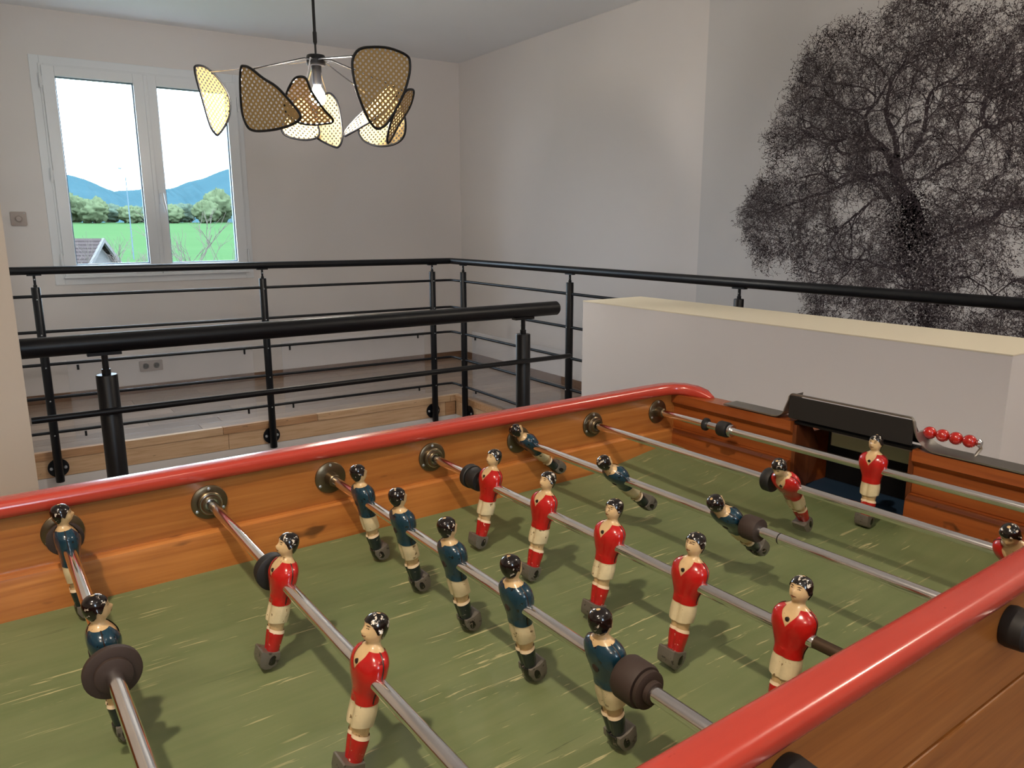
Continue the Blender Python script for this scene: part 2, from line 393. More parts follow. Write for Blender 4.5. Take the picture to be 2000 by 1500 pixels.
wf = MB(); wf.box(-3.3, -.3, -3.5, -3.3, -.3, ZC+.05); wf.box(.3, XW+.1, -3.5, -3.3, -.3, ZC+.05); wf.box(-.3, .3, -3.5, -3.3, -.3, 1.3); wf.box(-.3, .3, -3.5, -3.3, 2.4, ZC+.05)
struct(wf.build('wall_front', M['wall_warm'], smooth=False))          # unseen glazed opening added behind the viewer for daylight fill
wg = struct(empty('window_added_rear', (0, -3.4, 1.3)))
wm = MB()
for x in (-.3, .26): wm.box(x, x+.04, -.03, .03, 0, 1.1)
for z in (0, 1.06): wm.box(-.26, .26, -.03, .03, z, z+.04)
wm.build('frame', M['pvc'], wg, smooth=False)
MB().box(-.26, .26, -.004, .004, .04, 1.06).build('pane', M['glass'], wg, smooth=False)
# stairwell walls and its lower floor
sw = MB(); sw.box(SX0, SX1+.1, SY1, SY1+.12, -2.7, -.148); sw.box(SX1, SX1+.12, SY0-.1, SY1+.1, -2.7, -.148); sw.box(SX0-.1, SX1+.1, SY0-.12, SY0, -2.7, -.02)
struct(sw.build('wall_stairwell', M['wall'], smooth=False))
struct(MB().box(-.2, SX1+.2, SY0-.2, SY1+.2, -2.85, -2.7).build('floor_lower', M['oak_base'], smooth=False))
# low solid wall beside the stair, its top sheet coloured for warm light from above
LX0, LX1, LY0, LY1, LZ = 1.955, 2.275, -.075, 1.535, .910
lw = struct(MB().box(LX0, LX1, LY0, LY1, -2.7, LZ).build('wall_low', M['wall'], smooth=False))
struct(MB().box(LX0-.001, LX1+.001, LY0-.001, LY1+.001, LZ, LZ+.004).build('cap', M['low_top'], lw, smooth=False, bevel=.001)).pop('kind')
# boards round the edge of the landing (one trim per side)
t1 = struct(empty('trim_1', (0, SY1, 0)))
x = SX0
for i, xe in enumerate((.46, 1.02, 1.62, 2.62)):
    MB().box(x+.001, xe-.001, -.006, .03, -.044, .002).build('nosing', M['pine2'] if i % 2 == 0 else M['pine'], t1, smooth=False, bevel=.002); x = xe
x = SX0
for xe in (1.05, 2.58):
    MB().box(x+.001, xe-.001, .0, .02, -.146, -.0445).build('fascia_board', M['pine'], t1, smooth=False, bevel=.001); x = xe
MB().box(2.581, 2.664, .0, .02, -.146, -.0445).build('corner_block', M['pine2'], t1, smooth=False, bevel=.001)
MB().box(2.621, 2.70, -.006, .03, -.044, .002).build('nosing', M['pine'], t1, smooth=False, bevel=.002)
t2 = struct(empty('trim_2', (SX1, 0, 0)))
for y0, y1 in ((.92, 2.3), (2.3, 3.852)):
    MB().box(-.006, .03, y0+.001, y1-.001, -.044, .002).build('nosing', M['pine2'], t2, smooth=False, bevel=.002)
    MB().box(.0, .02, y0+.001, y1-.001, -.146, -.0445).build('fascia_board', M['pine'], t2, smooth=False, bevel=.001)
struct(MB().box(SX0, XW, YW-.014, YW, 0, .062).build('baseboard_back', M['oak_base'], smooth=False, bevel=.002))
struct(MB().box(XW-.014, XW, 0, YW-.014, 0, .062).build('baseboard_right', M['oak_base'], smooth=False, bevel=.002))

# ------------------------------------------------------------------ window
win = struct(empty('window_1', ((WX0+WX1)/2, YW, WZ0)))
WO = (win.location.x, win.location.y, win.location.z)
def wpart(mb, name, mat, par=win, **k):
    k.setdefault('bevel', .003); return mb.build(name, mat, par, off=WO, smooth=False, **k)
yf = YW
def frame_mb(x0, x1, z0, z1, t, y0, y1, tb=None, tt=None):
    m = MB(); tb = tb or t; tt = tt or t
    m.box(x0, x0+t, y0, y1, z0, z1); m.box(x1-t, x1, y0, y1, z0, z1)
    m.box(x0+t, x1-t, y0, y1, z0, z0+tb); m.box(x0+t, x1-t, y0, y1, z1-tt, z1); return m
wpart(frame_mb(.306, 1.652, .815, 2.312, .058, yf-.008, yf+.012, .06, .055), 'casing', M['pvc'])
wpart(frame_mb(.355, 1.618, .86, 2.262, .03, yf-.016, yf+.06), 'frame', M['pvc'])
for x0, x1, g in ((.370, .989, (.443, .913, .950, 2.186)), (.993, 1.606, (1.060, 1.534, .948, 2.178))):
    m = MB(); y0, y1 = yf-.034, yf+.036
    m.box(x0, g[0], y0, y1, .878, 2.250); m.box(g[1], x1, y0, y1, .878, 2.250)
    m.box(g[0], g[1], y0, y1, .878, g[2]); m.box(g[0], g[1], y0, y1, g[3], 2.250)
    sash = wpart(m, 'sash', M['pvc'])
    wpart(frame_mb(g[0]-.001, g[1]+.001, g[2]-.001, g[3]+.001, .008, yf-.010, yf+.020), 'gasket', M['gasket'], sash, bevel=0)
    wpart(MB().box(g[0]-.002, g[1]+.002, yf+.004, yf+.010, g[2]-.002, g[3]+.002), 'pane', M['glass'], sash, bevel=0)
    if x0 < .5:
        for z in (2.15, 1.552, .987):
            h = MB(); h.tube([(.360, yf-.030, z-.045), (.360, yf-.030, z+.045)], .009, 10); h.box(.356, .372, yf-.034, yf-.026, z-.03, z+.03)
            wpart(h, 'hinge', M['pvc'], sash, bevel=0)
    else:
        for z in (2.10, .99):
            h = MB(); h.tube([(1.616, yf-.028, z-.05), (1.616, yf-.028, z+.05)], .008, 10); wpart(h, 'hinge', M['pvc'], sash, bevel=0)
        h = MB(); h.box(1.012, 1.042, yf-.044, yf-.033, 1.37, 1.47); h.tube([(1.027, yf-.04, 1.44), (1.027, yf-.075, 1.44)], .010, 12)
        h.tube([(1.027, yf-.075, 1.445), (1.030, yf-.080, 1.40), (1.040, yf-.080, 1.34), (1.044, yf-.078, 1.31)], [.010, .010, .009, .007], 10)
        h.build('handle', M['pvc'], sash, off=WO)
        wpart(MB().box(.978, 1.004, yf-.042, yf-.033, .885, 2.245), 'cover_strip', M['pvc'], sash)
wpart(MB().box(.362, 1.612, yf-.045, yf-.006, .862, .878), 'sill_bead', M['pvc'])

# ------------------------------------------------------------------ wall plates
d = tag(empty('dimmer_switch', (.140, YW, 1.264)), 'taupe square rotary dimmer plate on the wall left of the window', 'wall switch')
MB().prism(rrect(.092, .092, .008), lambda a, b, k: (a, -k, b), 0, .009).build('plate', M['plate'], d, bevel=.0015)
MB().lathe([(.009, .026), (.012, .026), (.013, .023)], axis=(0, -1, 0)).build('dial_ring', M['plate'], d)
MB().lathe([(.012, .020), (.026, .018), (.029, .015)], axis=(0, -1, 0)).build('knob', M['plate'], d)
MB().ball((.034, -.010, .036), .004, 10, 6).build('indicator', M['pvc'], d)
d = tag(empty('wall_socket', (.852, YW, .197)), 'grey double power socket low on the wall below the window', 'wall socket')
MB().prism(rrect(.160, .078, .008), lambda a, b, k: (a, -k, b), 0, .009).build('plate', M['plate'], d, bevel=.0015)
for sx in (-.037, .037):
    q = MB().lathe([(.009, .024), (.011, .024), (.0115, .021), (.006, .019)], (sx, 0, 0), (0, -1, 0)).build('socket_well', M['plate'], d)
    for k in (-.009, .009): MB().lathe([(.006, .0028), (.0115, .0028)], (sx+k, 0, 0), (0, -1, 0), 10).build('pin_hole', M['plate_dark'], q)

# ------------------------------------------------------------------ mural wallpaper with its printed tree
MY0, MY1 = -1.4, 2.374
mu = tag(empty('tree_mural', (XW, MY1/2, 0)), 'grey wallpaper mural printed with a black bare-branched oak tree', 'mural')
MB().box(-.003, -.0002, MY0-MY1/2, MY1-MY1/2, .063, ZC-.002).build('wallpaper', M['mural'], mu, smooth=False)
LIMBS = [(0.049, 0.0245, [(0.942, 0.662), (0.947, 0.76), (0.97, 0.919), (1.014, 1.13), (1.069, 1.287), (1.134, 1.373), (1.171, 1.459), (1.185, 1.544)]), (0.0135, 0.0049, [(1.189, 1.471), (1.245, 1.57), (1.322, 1.64), (1.349, 1.728), (1.301, 1.786), (1.252, 1.862), (1.234, 1.9)]), (0.0158, 0.0042, [(1.172, 1.522), (1.192, 1.607), (1.243, 1.716), (1.246, 1.799), (1.231, 1.879), (1.192, 1.923), (1.166, 1.989)]), (0.0129, 0.004, [(1.147, 1.499), (1.088, 1.557), (1.063, 1.626), (1.055, 1.695), (1.053, 1.774), (1.012, 1.817), (0.944, 1.837), (0.892, 1.885)]), (0.012, 0.0036, [(1.209, 1.556), (1.327, 1.576), (1.423, 1.556), (1.503, 1.596), (1.604, 1.694), (1.687, 1.708)]), (0.0085, 0.003, [(1.321, 1.629), (1.406, 1.637), (1.493, 1.623), (1.6, 1.655), (1.724, 1.654)]), (0.011, 0.0037, [(1.148, 1.405), (1.233, 1.457), (1.326, 1.44), (1.426, 1.457), (1.5, 1.421), (1.57, 1.47), (1.692, 1.453)]), (0.0115, 0.0038, [(1.185, 1.322), (1.25, 1.399), (1.325, 1.435), (1.422, 1.417), (1.522, 1.376), (1.628, 1.356), (1.766, 1.312), (1.868, 1.277)]), (0.0077, 0.003, [(1.198, 1.343), (1.267, 1.335), (1.346, 1.27), (1.415, 1.214), (1.462, 1.156), (1.484, 1.109)]), (0.0063, 0.0098, [(1.139, 1.421), (1.03, 1.421), (0.963, 1.467), (0.897, 1.503), (0.854, 1.558), (0.84, 1.6), (0.796, 1.624), (0.745, 1.619), (0.708, 1.647), (0.638, 1.638), (0.549, 1.665), (0.434, 1.685)]), (0.011, 0.0064, [(0.796, 1.624), (0.813, 1.687), (0.794, 1.759), (0.742, 1.779), (0.658, 1.803), (0.565, 1.849)]), (0.0058, 0.0039, [(0.746, 1.623), (0.743, 1.679), (0.73, 1.714), (0.741, 1.77)]), (0.005, 0.0035, [(0.892, 1.502), (0.895, 1.571), (0.911, 1.631), (0.899, 1.697)]), (0.0071, 0.0159, [(0.998, 1.13), (0.87, 1.183), (0.795, 1.213), (0.731, 1.233), (0.682, 1.28), (0.598, 1.316), (0.471, 1.367), (0.321, 1.395)]), (0.0108, 0.0065, [(0.987, 0.929), (1.029, 0.91), (1.046, 0.968), (1.106, 1.003), (1.065, 1.043), (1.008, 1.024)]), (0.0059, 0.0029, [(1.129, 1.008), (1.224, 1.026), (1.287, 1.046), (1.387, 1.048), (1.444, 1.11)]), (0.0072, 0.0036, [(0.98, 0.961), (0.877, 0.978), (0.798, 0.987)]), (0.0128, 0.0088, [(0.556, 0.981), (0.619, 0.987)]), (0.0075, 0.0048, [(1.079, 1.678), (1.164, 1.656)]), (0.006, 0.0045, [(0.96, 1.714), (0.894, 1.734)]), (0.0366, 0.0105, [(1.024, 1.066), (0.938, 1.058), (0.885, 1.05)]), (0.0051, 0.0026, [(1.142, 1.766), (1.132, 1.864), (1.087, 1.936), (1.066, 2.029)]), (0.0054, 0.0024, [(1.29, 1.784), (1.358, 1.761), (1.457, 1.772), (1.564, 1.829), (1.672, 1.855)]), (0.0052, 0.0023, [(1.304, 1.807), (1.367, 1.857), (1.467, 1.882), (1.585, 1.92)]), (0.0049, 0.0024, [(1.291, 1.091), (1.379, 0.973), (1.476, 0.884), (1.538, 0.819)]), (0.0324, 0.0324, [(0.947, 0.661), (0.96, 0.78)])]
CROWN = [(1.283, 2.16), (1.281, 2.194), (1.233, 2.213), (1.172, 2.243), (1.008, 2.14), (0.962, 2.075), (0.876, 2.066), (0.814, 2.08), (0.702, 2.091), (0.568, 2.12), (0.333, 2.018), (0.163, 1.752), (0.042, 1.349), (0.025, 0.772), (0.524, 0.647), (1.572, 0.736), (1.56, 0.83), (1.664, 0.971), (1.629, 1.058), (1.745, 1.066), (1.907, 0.985), (1.982, 1.137), (2.041, 1.266), (1.942, 1.428), (1.87, 1.486), (1.834, 1.592), (1.898, 1.645), (1.848, 1.76), (1.772, 1.891), (1.723, 1.963), (1.702, 2.038), (1.63, 2.124), (1.516, 2.135), (1.386, 2.161)]
HOLES = [(1.362, 1.315, 0.086), (1.123, 0.953, 0.047), (0.604, 1.08, 0.058), (1.437, 1.574, 0.037), (0.85, 1.605, 0.04), (0.769, 1.475, 0.049), (1.275, 1.529, 0.028), (1.453, 1.475, 0.035), (0.834, 1.708, 0.04), (1.548, 1.226, 0.048)]
SHADES = [[[0.855,2.777,1.768],[0.819,0.574,-0.0],[-0.042,0.061,0.997],[0.005,0.11],[[-0.08,0.118],[-0.037,0.125],[0.012,0.111],[0.066,0.072],[0.099,0.028],[0.104,-0.015],[0.091,-0.06],[0.058,-0.107],[0.004,-0.155],[-0.018,-0.152],[-0.042,-0.119],[-0.066,-0.02],[-0.084,0.059],[-0.088,0.099]]],[[0.912,2.2,1.678],[0.614,-0.79,0.0],[-0.184,-0.143,0.972],[-0.035,0.123],[[-0.082,0.128],[-0.064,0.137],[-0.035,0.125],[0.008,0.09],[0.063,0.054],[0.118,-0.011],[0.141,-0.048],[0.131,-0.066],[0.102,-0.08],[0.041,-0.094],[-0.026,-0.1],[-0.079,-0.098],[-0.107,-0.08],[-0.117,-0.026],[-0.103,0.057]]],[[1.126,2.347,1.71],[0.932,-0.362,0.0],[-0.198,-0.509,0.838],[0.006,0.104],[[-0.075,0.05],[-0.048,0.098],[-0.025,0.114],[0.003,0.108],[0.02,0.059],[0.062,-0.013],[0.1,-0.06],[0.097,-0.076],[0.073,-0.083],[0.013,-0.089],[-0.039,-0.08],[-0.083,-0.048],[-0.09,0.001]]],[[1.226,2.703,1.682],[0.998,0.06,-0.0],[-0.027,0.445,0.895],[0.034,0.127],[[-0.107,-0.042],[-0.089,-0.077],[-0.017,-0.09],[0.044,-0.078],[0.069,-0.054],[0.074,-0.012],[0.064,0.077],[0.034,0.127],[-0.002,0.119],[-0.063,0.035]]],[[1.36,2.716,1.699],[0.565,-0.825,0.0],[-0.016,-0.011,1.0],[-0.006,0.122],[[-0.071,-0.075],[0.015,-0.115],[0.047,-0.116],[0.068,-0.077],[0.067,-0.007],[0.053,0.077],[0.024,0.117],[-0.006,0.122],[-0.041,0.095],[-0.076,0.02],[-0.085,-0.045]]],[[1.416,2.359,1.705],[0.291,-0.957,0.0],[0.522,0.159,0.838],[0.05,0.137],[[-0.106,-0.119],[-0.114,-0.089],[-0.086,-0.038],[-0.043,0.019],[0.007,0.098],[0.05,0.137],[0.089,0.125],[0.128,0.081],[0.114,0.023],[0.052,-0.045],[-0.02,-0.083],[-0.081,-0.112]]],[[1.276,1.949,1.755],[1.0,-0.001,0.0],[-0.0,-0.076,0.997],[-0.11,0.079],[[-0.107,0.074],[-0.084,0.104],[-0.038,0.118],[0.039,0.123],[0.111,0.106],[0.126,0.079],[0.121,0.027],[0.093,-0.049],[0.038,-0.138],[0.007,-0.166],[-0.023,-0.168],[-0.058,-0.124],[-0.097,-0.035],[-0.111,0.034]]],[[1.438,2.115,1.673],[0.766,0.643,-0.0],[0.266,-0.317,0.91],[-0.021,0.085],[[-0.024,0.084],[0.019,0.102],[0.055,0.095],[0.066,0.032],[0.023,-0.054],[-0.003,-0.126],[-0.032,-0.116],[-0.054,-0.046],[-0.046,0.027]]],[[1.536,2.517,1.673],[0.554,-0.832,0.0],[0.258,0.172,0.951],[-0.055,0.123],[[-0.121,-0.014],[-0.107,-0.049],[-0.071,-0.079],[-0.005,-0.101],[0.071,-0.099],[0.12,-0.074],[0.132,-0.026],[0.115,0.043],[0.07,0.115],[-0.018,0.134],[-0.085,0.111],[-0.113,0.042]]]]

def in_poly(p, poly):
    r = False; j = len(poly)-1
    for i in range(len(poly)):
        a, b = poly[i], poly[j]
        if (a[1] > p[1]) != (b[1] > p[1]) and p[0] < (b[0]-a[0])*(p[1]-a[1])/(b[1]-a[1])+a[0]: r = not r
        j = i
    return r
TV, TF, TM, INK = [], [], [], [0]
def stroke(pts, w0, w1, layer=0):
    n = len(pts); o = len(TV); xx = -.0034 - layer*.00006
    for i, p in enumerate(pts):
        a = pts[max(i-1, 0)]; b = pts[min(i+1, n-1)]; dx, dy = b[0]-a[0], b[1]-a[1]; l = math.hypot(dx, dy) or 1
        h = (w0 + (w1-w0)*i/(n-1))/2; nx, ny = -dy/l*h, dx/l*h
        TV.append((xx, p[0]+nx-MY1/2, p[1]+ny)); TV.append((xx, p[0]-nx-MY1/2, p[1]-ny))
    for i in range(n-1): TF.append((o+2*i, o+2*i+1, o+2*i+3, o+2*i+2)); TM.append(INK[0])
def blob(p, r, rnd):
    o = len(TV); a = rnd.uniform(0, PI); k = rnd.uniform(.35, .7)
    for t, rr in ((0, 1), (1.2, k), (PI, 1), (PI+1.2, k)):
        TV.append((-.0036 - .0003*INK[0], p[0]+r*rr*math.cos(t+a)-MY1/2, p[1]+r*rr*math.sin(t+a)))
    TF.append((o, o+1, o+2, o+3)); TM.append(INK[0])
rt_ = random.Random(11)
def wander(p, ang, length, n, turn, droop=0):
    q = [p]; st = length/n
    for i in range(n):
        ang += rt_.gauss(0, turn); ang = ang + droop*math.cos(ang)*-1
        q.append((q[-1][0]+math.cos(ang)*st, q[-1][1]+math.sin(ang)*st))
    return q, ang
def fork(p, ang, length, w, depth):
    q, a = wander(p, ang, length, 5, .28); stroke(q, w, w*.55, 1)
    if depth:
        for i in range(2, 6):
            if rt_.random() < .8: fork(q[i], a + rt_.choice((-1, 1))*rt_.uniform(.35, 1.0), length*rt_.uniform(.5, .8), w*.55, depth-1)
for w0, w1, pts in LIMBS:
    sm = [tuple(v) for v in catmull([Vector((a, b, 0)) for a, b in pts], 5, False)]
    sm = [(v[0]+rt_.gauss(0, .0018), v[1]+rt_.gauss(0, .0018)) for v in sm]
    stroke(sm, w0*2, w1*2)
    if w0 < .03:
        for i in range(4, len(sm), 3):
            a = math.atan2(sm[i][1]-sm[i-1][1], sm[i][0]-sm[i-1][0])
            fork(sm[i], a + rt_.choice((-1, 1))*rt_.uniform(.3, 1.1), rt_.uniform(.08, .18), max(.0035, min(w0, .007)), 2)
CX, CZ = 1.10, 1.30
def dens(p):
    for hx, hy, hr in HOLES:
        d_ = math.hypot(p[0]-hx, p[1]-hy)
        if d_ < hr*1.15: return .06
    v = noise.noise(Vector((p[0]*7, p[1]*7, 3)))*.5 + noise.noise(Vector((p[0]*2.6, p[1]*2.6, 9)))*.5
    return min(1, max(.05, .58 + v*1.1))
n_t = 0
while n_t < 13500:
    p = (rt_.uniform(.02, 2.05), rt_.uniform(.64, 2.25))
    if not in_poly(p, CROWN) or rt_.random() > dens(p): continue
    n_t += 1; INK[0] = 1 if rt_.random() < .45 else 0
    base = math.atan2(p[1]-CZ, p[0]-CX) + rt_.gauss(0, .75)
    L_ = rt_.uniform(.03, .085); q, a = wander(p, base, L_, 4, .38, .06); wd = rt_.uniform(.0010, .0028); stroke(q, wd, wd*.6, 2)
    for i in (2, 4):
        q2, a2 = wander(q[i], a + rt_.choice((-1, 1))*rt_.uniform(.4, 1.2), L_*.5, 2, .4); stroke(q2, wd*.7, wd*.5, 2)
        for k in range(3 if i == 2 else 4):
            s_ = q2[rt_.randrange(len(q2))]; blob((s_[0]+rt_.gauss(0, .006), s_[1]+rt_.gauss(0, .006)), rt_.uniform(.0020, .0050), rt_)
INK[0] = 0
# ivy mass round the trunk
for i in range(3600):
    t = rt_.random(); p = (1.02+.10*t + rt_.gauss(0, .055), 1.05+.28*t+rt_.gauss(0, .07)); blob(p, rt_.uniform(.003, .0075), rt_)
for i in range(2400):
    p = (.955+rt_.gauss(0, .06), .84+rt_.gauss(0, .15)); blob(p, rt_.uniform(.003, .0075), rt_)
for i in range(9000):                                   # light leaves and sky glints printed over the dark mass
    p = (rt_.uniform(.02, 1.95), rt_.uniform(.66, 2.2))
    if i < 800: p = (.96+rt_.gauss(0, .07), rt_.uniform(.62, 1.15))
    if i >= 800 and (not in_poly(p, CROWN) or rt_.random() > .75): continue
    INK[0] = 2 if rt_.random() < .6 else 1; blob(p, rt_.uniform(.0025, .0065), rt_)
me = bpy.data.meshes.new('printed_tree'); me.from_pydata(TV, [], TF)
for k in ('ink', 'ink_mid', 'ink_light'): me.materials.append(M[k])
me.polygons.foreach_set('material_index', TM)
pt = link('printed_tree', me, mu); pt['kind'] = 'stuff'

# ------------------------------------------------------------------ outside the window
def gz(y): return -2.9 + (y-6)*(1.75+2.9)/144 if y < 150 else 1.75 + (y-150)*.002
gm = MB(); ys = [6, 14, 30, 60, 100, 150, 300, 600]
for y in ys: gm.v += [(-y*1.2-20, y, gz(y)), (y*1.6+30, y, gz(y))]
gm.f = [(2*i, 2*i+1, 2*i+3, 2*i+2) for i in range(len(ys)-1)]
struct(gm.build('ground', M['grass'], smooth=False))
def ridge(name, pts, y, depth, seed):
    m = MB(); rnd = random.Random(seed); pp = [tuple(v) for v in catmull([Vector((a, b, 0)) for a, b in pts], 6, False)]; n = len(pp); rows = 6
    for r in range(rows):
        t = r/(rows-1)
        for (x, z, _) in pp:
            m.v.append((x*(1-.25*(1-t)), y-depth*(1-t), -2+(z+2)*(t**.8) + (rnd.uniform(-1, 1)*1.2 if 0 < r < rows-1 else rnd.uniform(-.25, .25))))
    for x, z, _ in pp: m.v.append((x, y+depth, -4))
    for r in range(rows):
        for i in range(n-1): m.f.append((r*n+i, r*n+i+1, (r+1)*n+i+1, (r+1)*n+i))
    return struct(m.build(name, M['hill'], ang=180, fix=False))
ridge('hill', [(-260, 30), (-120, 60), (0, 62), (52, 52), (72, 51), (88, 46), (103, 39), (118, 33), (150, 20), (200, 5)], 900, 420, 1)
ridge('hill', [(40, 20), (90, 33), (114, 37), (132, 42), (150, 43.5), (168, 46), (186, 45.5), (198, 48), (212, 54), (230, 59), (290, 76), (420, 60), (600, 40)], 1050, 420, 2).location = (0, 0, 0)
def crown(name, loc, r, k, mat, seed, label, cat='tree', group=None):
    t = tag(empty(name, loc), label, cat, group)
    m = MB().ball((0, 0, r*k*1.05), r, 44, 26, (1, 1, k)); rnd = random.Random(seed); s3 = Vector((seed*3.1, seed, 0))
    m.v = [tuple(Vector(v)*(1) + (Vector(v)-Vector((0, 0, r*k*1.05)))*(.30*noise.noise(Vector(v)*(2.2/r)+s3)+.22*noise.noise(Vector(v)*(6/r)+s3)+.20*noise.noise(Vector(v)*(15/r)+s3))) for v in m.v]
    m.build('crown', mat, t, ang=180); MB().tube([(0, 0, -.2), (0, 0, r*k*.6)], [r*.09, r*.05], 8).build('trunk', M['twig'], t); return t
tl = [(8.2, 146, 2.6, 1.0, 'foliage'), (11.6, 154, 2.5, .95, 'foliage'), (14.6, 146, 2.3, .85, 'foliage'), (17.8, 153, 2.2, .7, 'foliage_dark'), (20.2, 146, 1.9, .72, 'foliage'), (23.2, 153, 2.1, .66, 'foliage_dark'),
      (26.4, 146, 2.1, .7, 'foliage'), (30.2, 153, 2.3, .72, 'foliage_dark'), (32.6, 146, 2.2, .85, 'foliage'), (36.6, 154, 2.6, 1.1, 'foliage'), (39.6, 146, 2.3, 1.2, 'foliage_dark')]
ORD = ['leftmost', 'second', 'third', 'fourth', 'fifth', 'sixth', 'seventh', 'eighth', 'ninth', 'tenth', 'last']
for i, (x, y, r, k, mt) in enumerate(tl):
    crown('field_tree', (x, y, gz(y)), r, k, M[mt], i+1, ('pale green' if mt == 'foliage' else 'blue-green') + ' bushy tree at the far field edge, ' + ORD[i] + ' in its row from the left', 'tree', 'trees at the far field edge')
lp = tag(empty('street_lamp', (8.29, 60, gz(60))), 'tall thin grey lamp post outside the left window pane', 'lamp post')
MB().tube([(0, 0, 0), (0, 0, 5.0-gz(60)), (-.05, 0, 5.1-gz(60)), (-.2, 0, 5.15-gz(60))], [.045, .035, .03, .03], 8).build('post', M['steelpole'], lp)
MB().ball((-.28, 0, 5.13-gz(60)), .13, 12, 8, (1.3, .6, .45)).build('lantern', M['steelpole'], lp)
hs = tag(empty('garage', (2.55, 40, gz(40)), (0, 0, -.62)), 'small white house with weathered tiled gable roof below the window', 'house')
hz = -gz(40)
MB().prism([(-2, 0), (2, 0), (2, hz-1.25), (0, hz+.50), (-2, hz-1.25)], lambda a, b, k: (k, a, b), -3.0, 1.75).build('wall', M['render'], hs, smooth=False)
for sgn in (-1, 1):
    rp = MB()
    for i in range(14):
        t0, t1 = i/14, (i+1)/14; y0, y1 = sgn*2.35*(1-t0), sgn*2.35*(1-t1); z0, z1 = hz-1.5+2.15*t0, hz-1.5+2.15*t1
        rp.add([(-3.2, y0, z0+.05), (2.0, y0, z0+.05), (2.0, y1, z1), (-3.2, y1, z1), (-3.2, y0, z0-.03), (2.0, y0, z0-.03)], [(0, 1, 2, 3), (0, 4, 5, 1)])
    rp.build('tile_courses', M['tile'], hs, smooth=False, fix=False)['kind'] = 'stuff'
    MB().prism([(2.4, hz-1.62), (2.4, hz-1.42), (0, hz+.66), (0, hz+.46)], lambda a, b, k, s_=sgn: (k, s_*a, b), 1.98, 2.10).build('barge_board', M['render'], hs, smooth=False)
def bare_tree(loc, h, seed, label):
    rnd = random.Random(seed); m = MB()
    def grow(p, d, l, r, dep):
        q = p + d*l*.5 + Vector((rnd.gauss(0, .04), rnd.gauss(0, .04), 0))*l; e = p + d*l
        m.tube([p, q, e], [r, r*.85, r*.65], 5, False)
        if dep:
            for k in range(3):
                nd = (d + Vector((rnd.gauss(0, .5), rnd.gauss(0, .5), rnd.uniform(-.1, .35)))).normalized(); grow(p + d*l*rnd.uniform(.55, 1), nd, l*rnd.uniform(.55, .8), r*.6, dep-1)
    grow(Vector((0, 0, 0)), Vector((0, 0, 1)), h*.45, h*.012, 5)
    t = tag(empty('bare_tree', loc), label, 'tree'); o = m.build('branches', M['twig'], t, fix=False); o['kind'] = 'stuff'; return t
bare_tree((2.75, 14, gz(14)), 3.6, 5, 'leafless shrub tree close outside the right window pane')
bare_tree((2.15, 18, gz(18)), 3.5, 8, 'leafless shrub tree behind the roof outside the left pane')

# ================================================================== RAILINGS
BARS = (.840, .652, .476, .294, .102)
def make_post(rail, x, y, ztop, zbot, hz_, side, r=.0215, flange=True):
    """side: unit vector from the post towards the wall it is bolted to"""
    p = MB(); p.lathe([(0, r*.93), (.002, r), (ztop-zbot-.002, r), (ztop-zbot, r*.93)], (x, y, zbot), seg=24); post = p.build('post', M['black'], rail)
    b = MB(); b.tube([(x, y, ztop-.002), (x, y, hz_-.021)], .0065, 12); b.tube([(x, y, ztop), (x, y, ztop+.012)], .009, 12)
    along = Vector((-side[1], side[0], 0)); 
    c = Vector((x, y, hz_-.0225)); s2 = Vector(side)
    vs = [c + along*a*.033 + s2*q*.011 + Vector((0, 0, k)) for k in (-.0035, .0035) for a, q in ((-1, -1), (1, -1), (1, 1), (-1, 1))]
    b.add(vs, [(3,2,1,0),(4,5,6,7),(0,1,5,4),(1,2,6,5),(2,3,7,6),(3,0,4,7)])
    b.build('saddle_bracket', M['black'], post)
    s = MB(); s.ball(Vector((x, y, hz_-.045)) - s2*.008, .004, 8, 6); 
    for z in BARS: s.ball(Vector((x, y, z)) - s2*(r), .0042, 8, 6)
    s.build('rivet', M['bolt'], post)
    if flange:
        zc = -.093; f = MB(); f.lathe([(r*.6, .016), (r+.008, .016), (r+.008, .052), (r+.0165, .052)], (x, y, zc), side, 28); f.build('flange', M['black'], post)
        for k in (-1, 1):
            MB().lathe([(-.004, .006), (-.001, .009), (.003, .009)], Vector((x, y, zc)) + along*k*.034 + s2*(r+.005), side, 12).build('bolt', M['bolt'], post)
        MB()
    return post
far = tag(empty('stair_railing', (0, 0, 0)), 'long black L-shaped stair railing with five thin bars in front of the window wall', 'railing')
HR = .972; FY, FX = 3.816, 2.622
MB().tube([(.0, FY, HR+.018), (FX, FY, HR), (FX, -.9, HR)], .021, 20).build('handrail', M['black'], far)
for i, z in enumerate(BARS):
    dz = .016
    MB().tube([(.0, FY, z+dz), (FX-.05, FY, z), (FX-.012, FY-.010, z), (FX, FY-.05, z), (FX, -.9, z)], .0084, 10).build('bar', M['black'], far)
for x in (.135, 1.312, 2.474): make_post(far, x, FY, .903, -.165, HR+.018*(1-x/FX), (0, 1, 0))
for y in (3.645, 2.469, 1.292, .115): make_post(far, FX, y, .903, -.165, HR, (1, 0, 0))
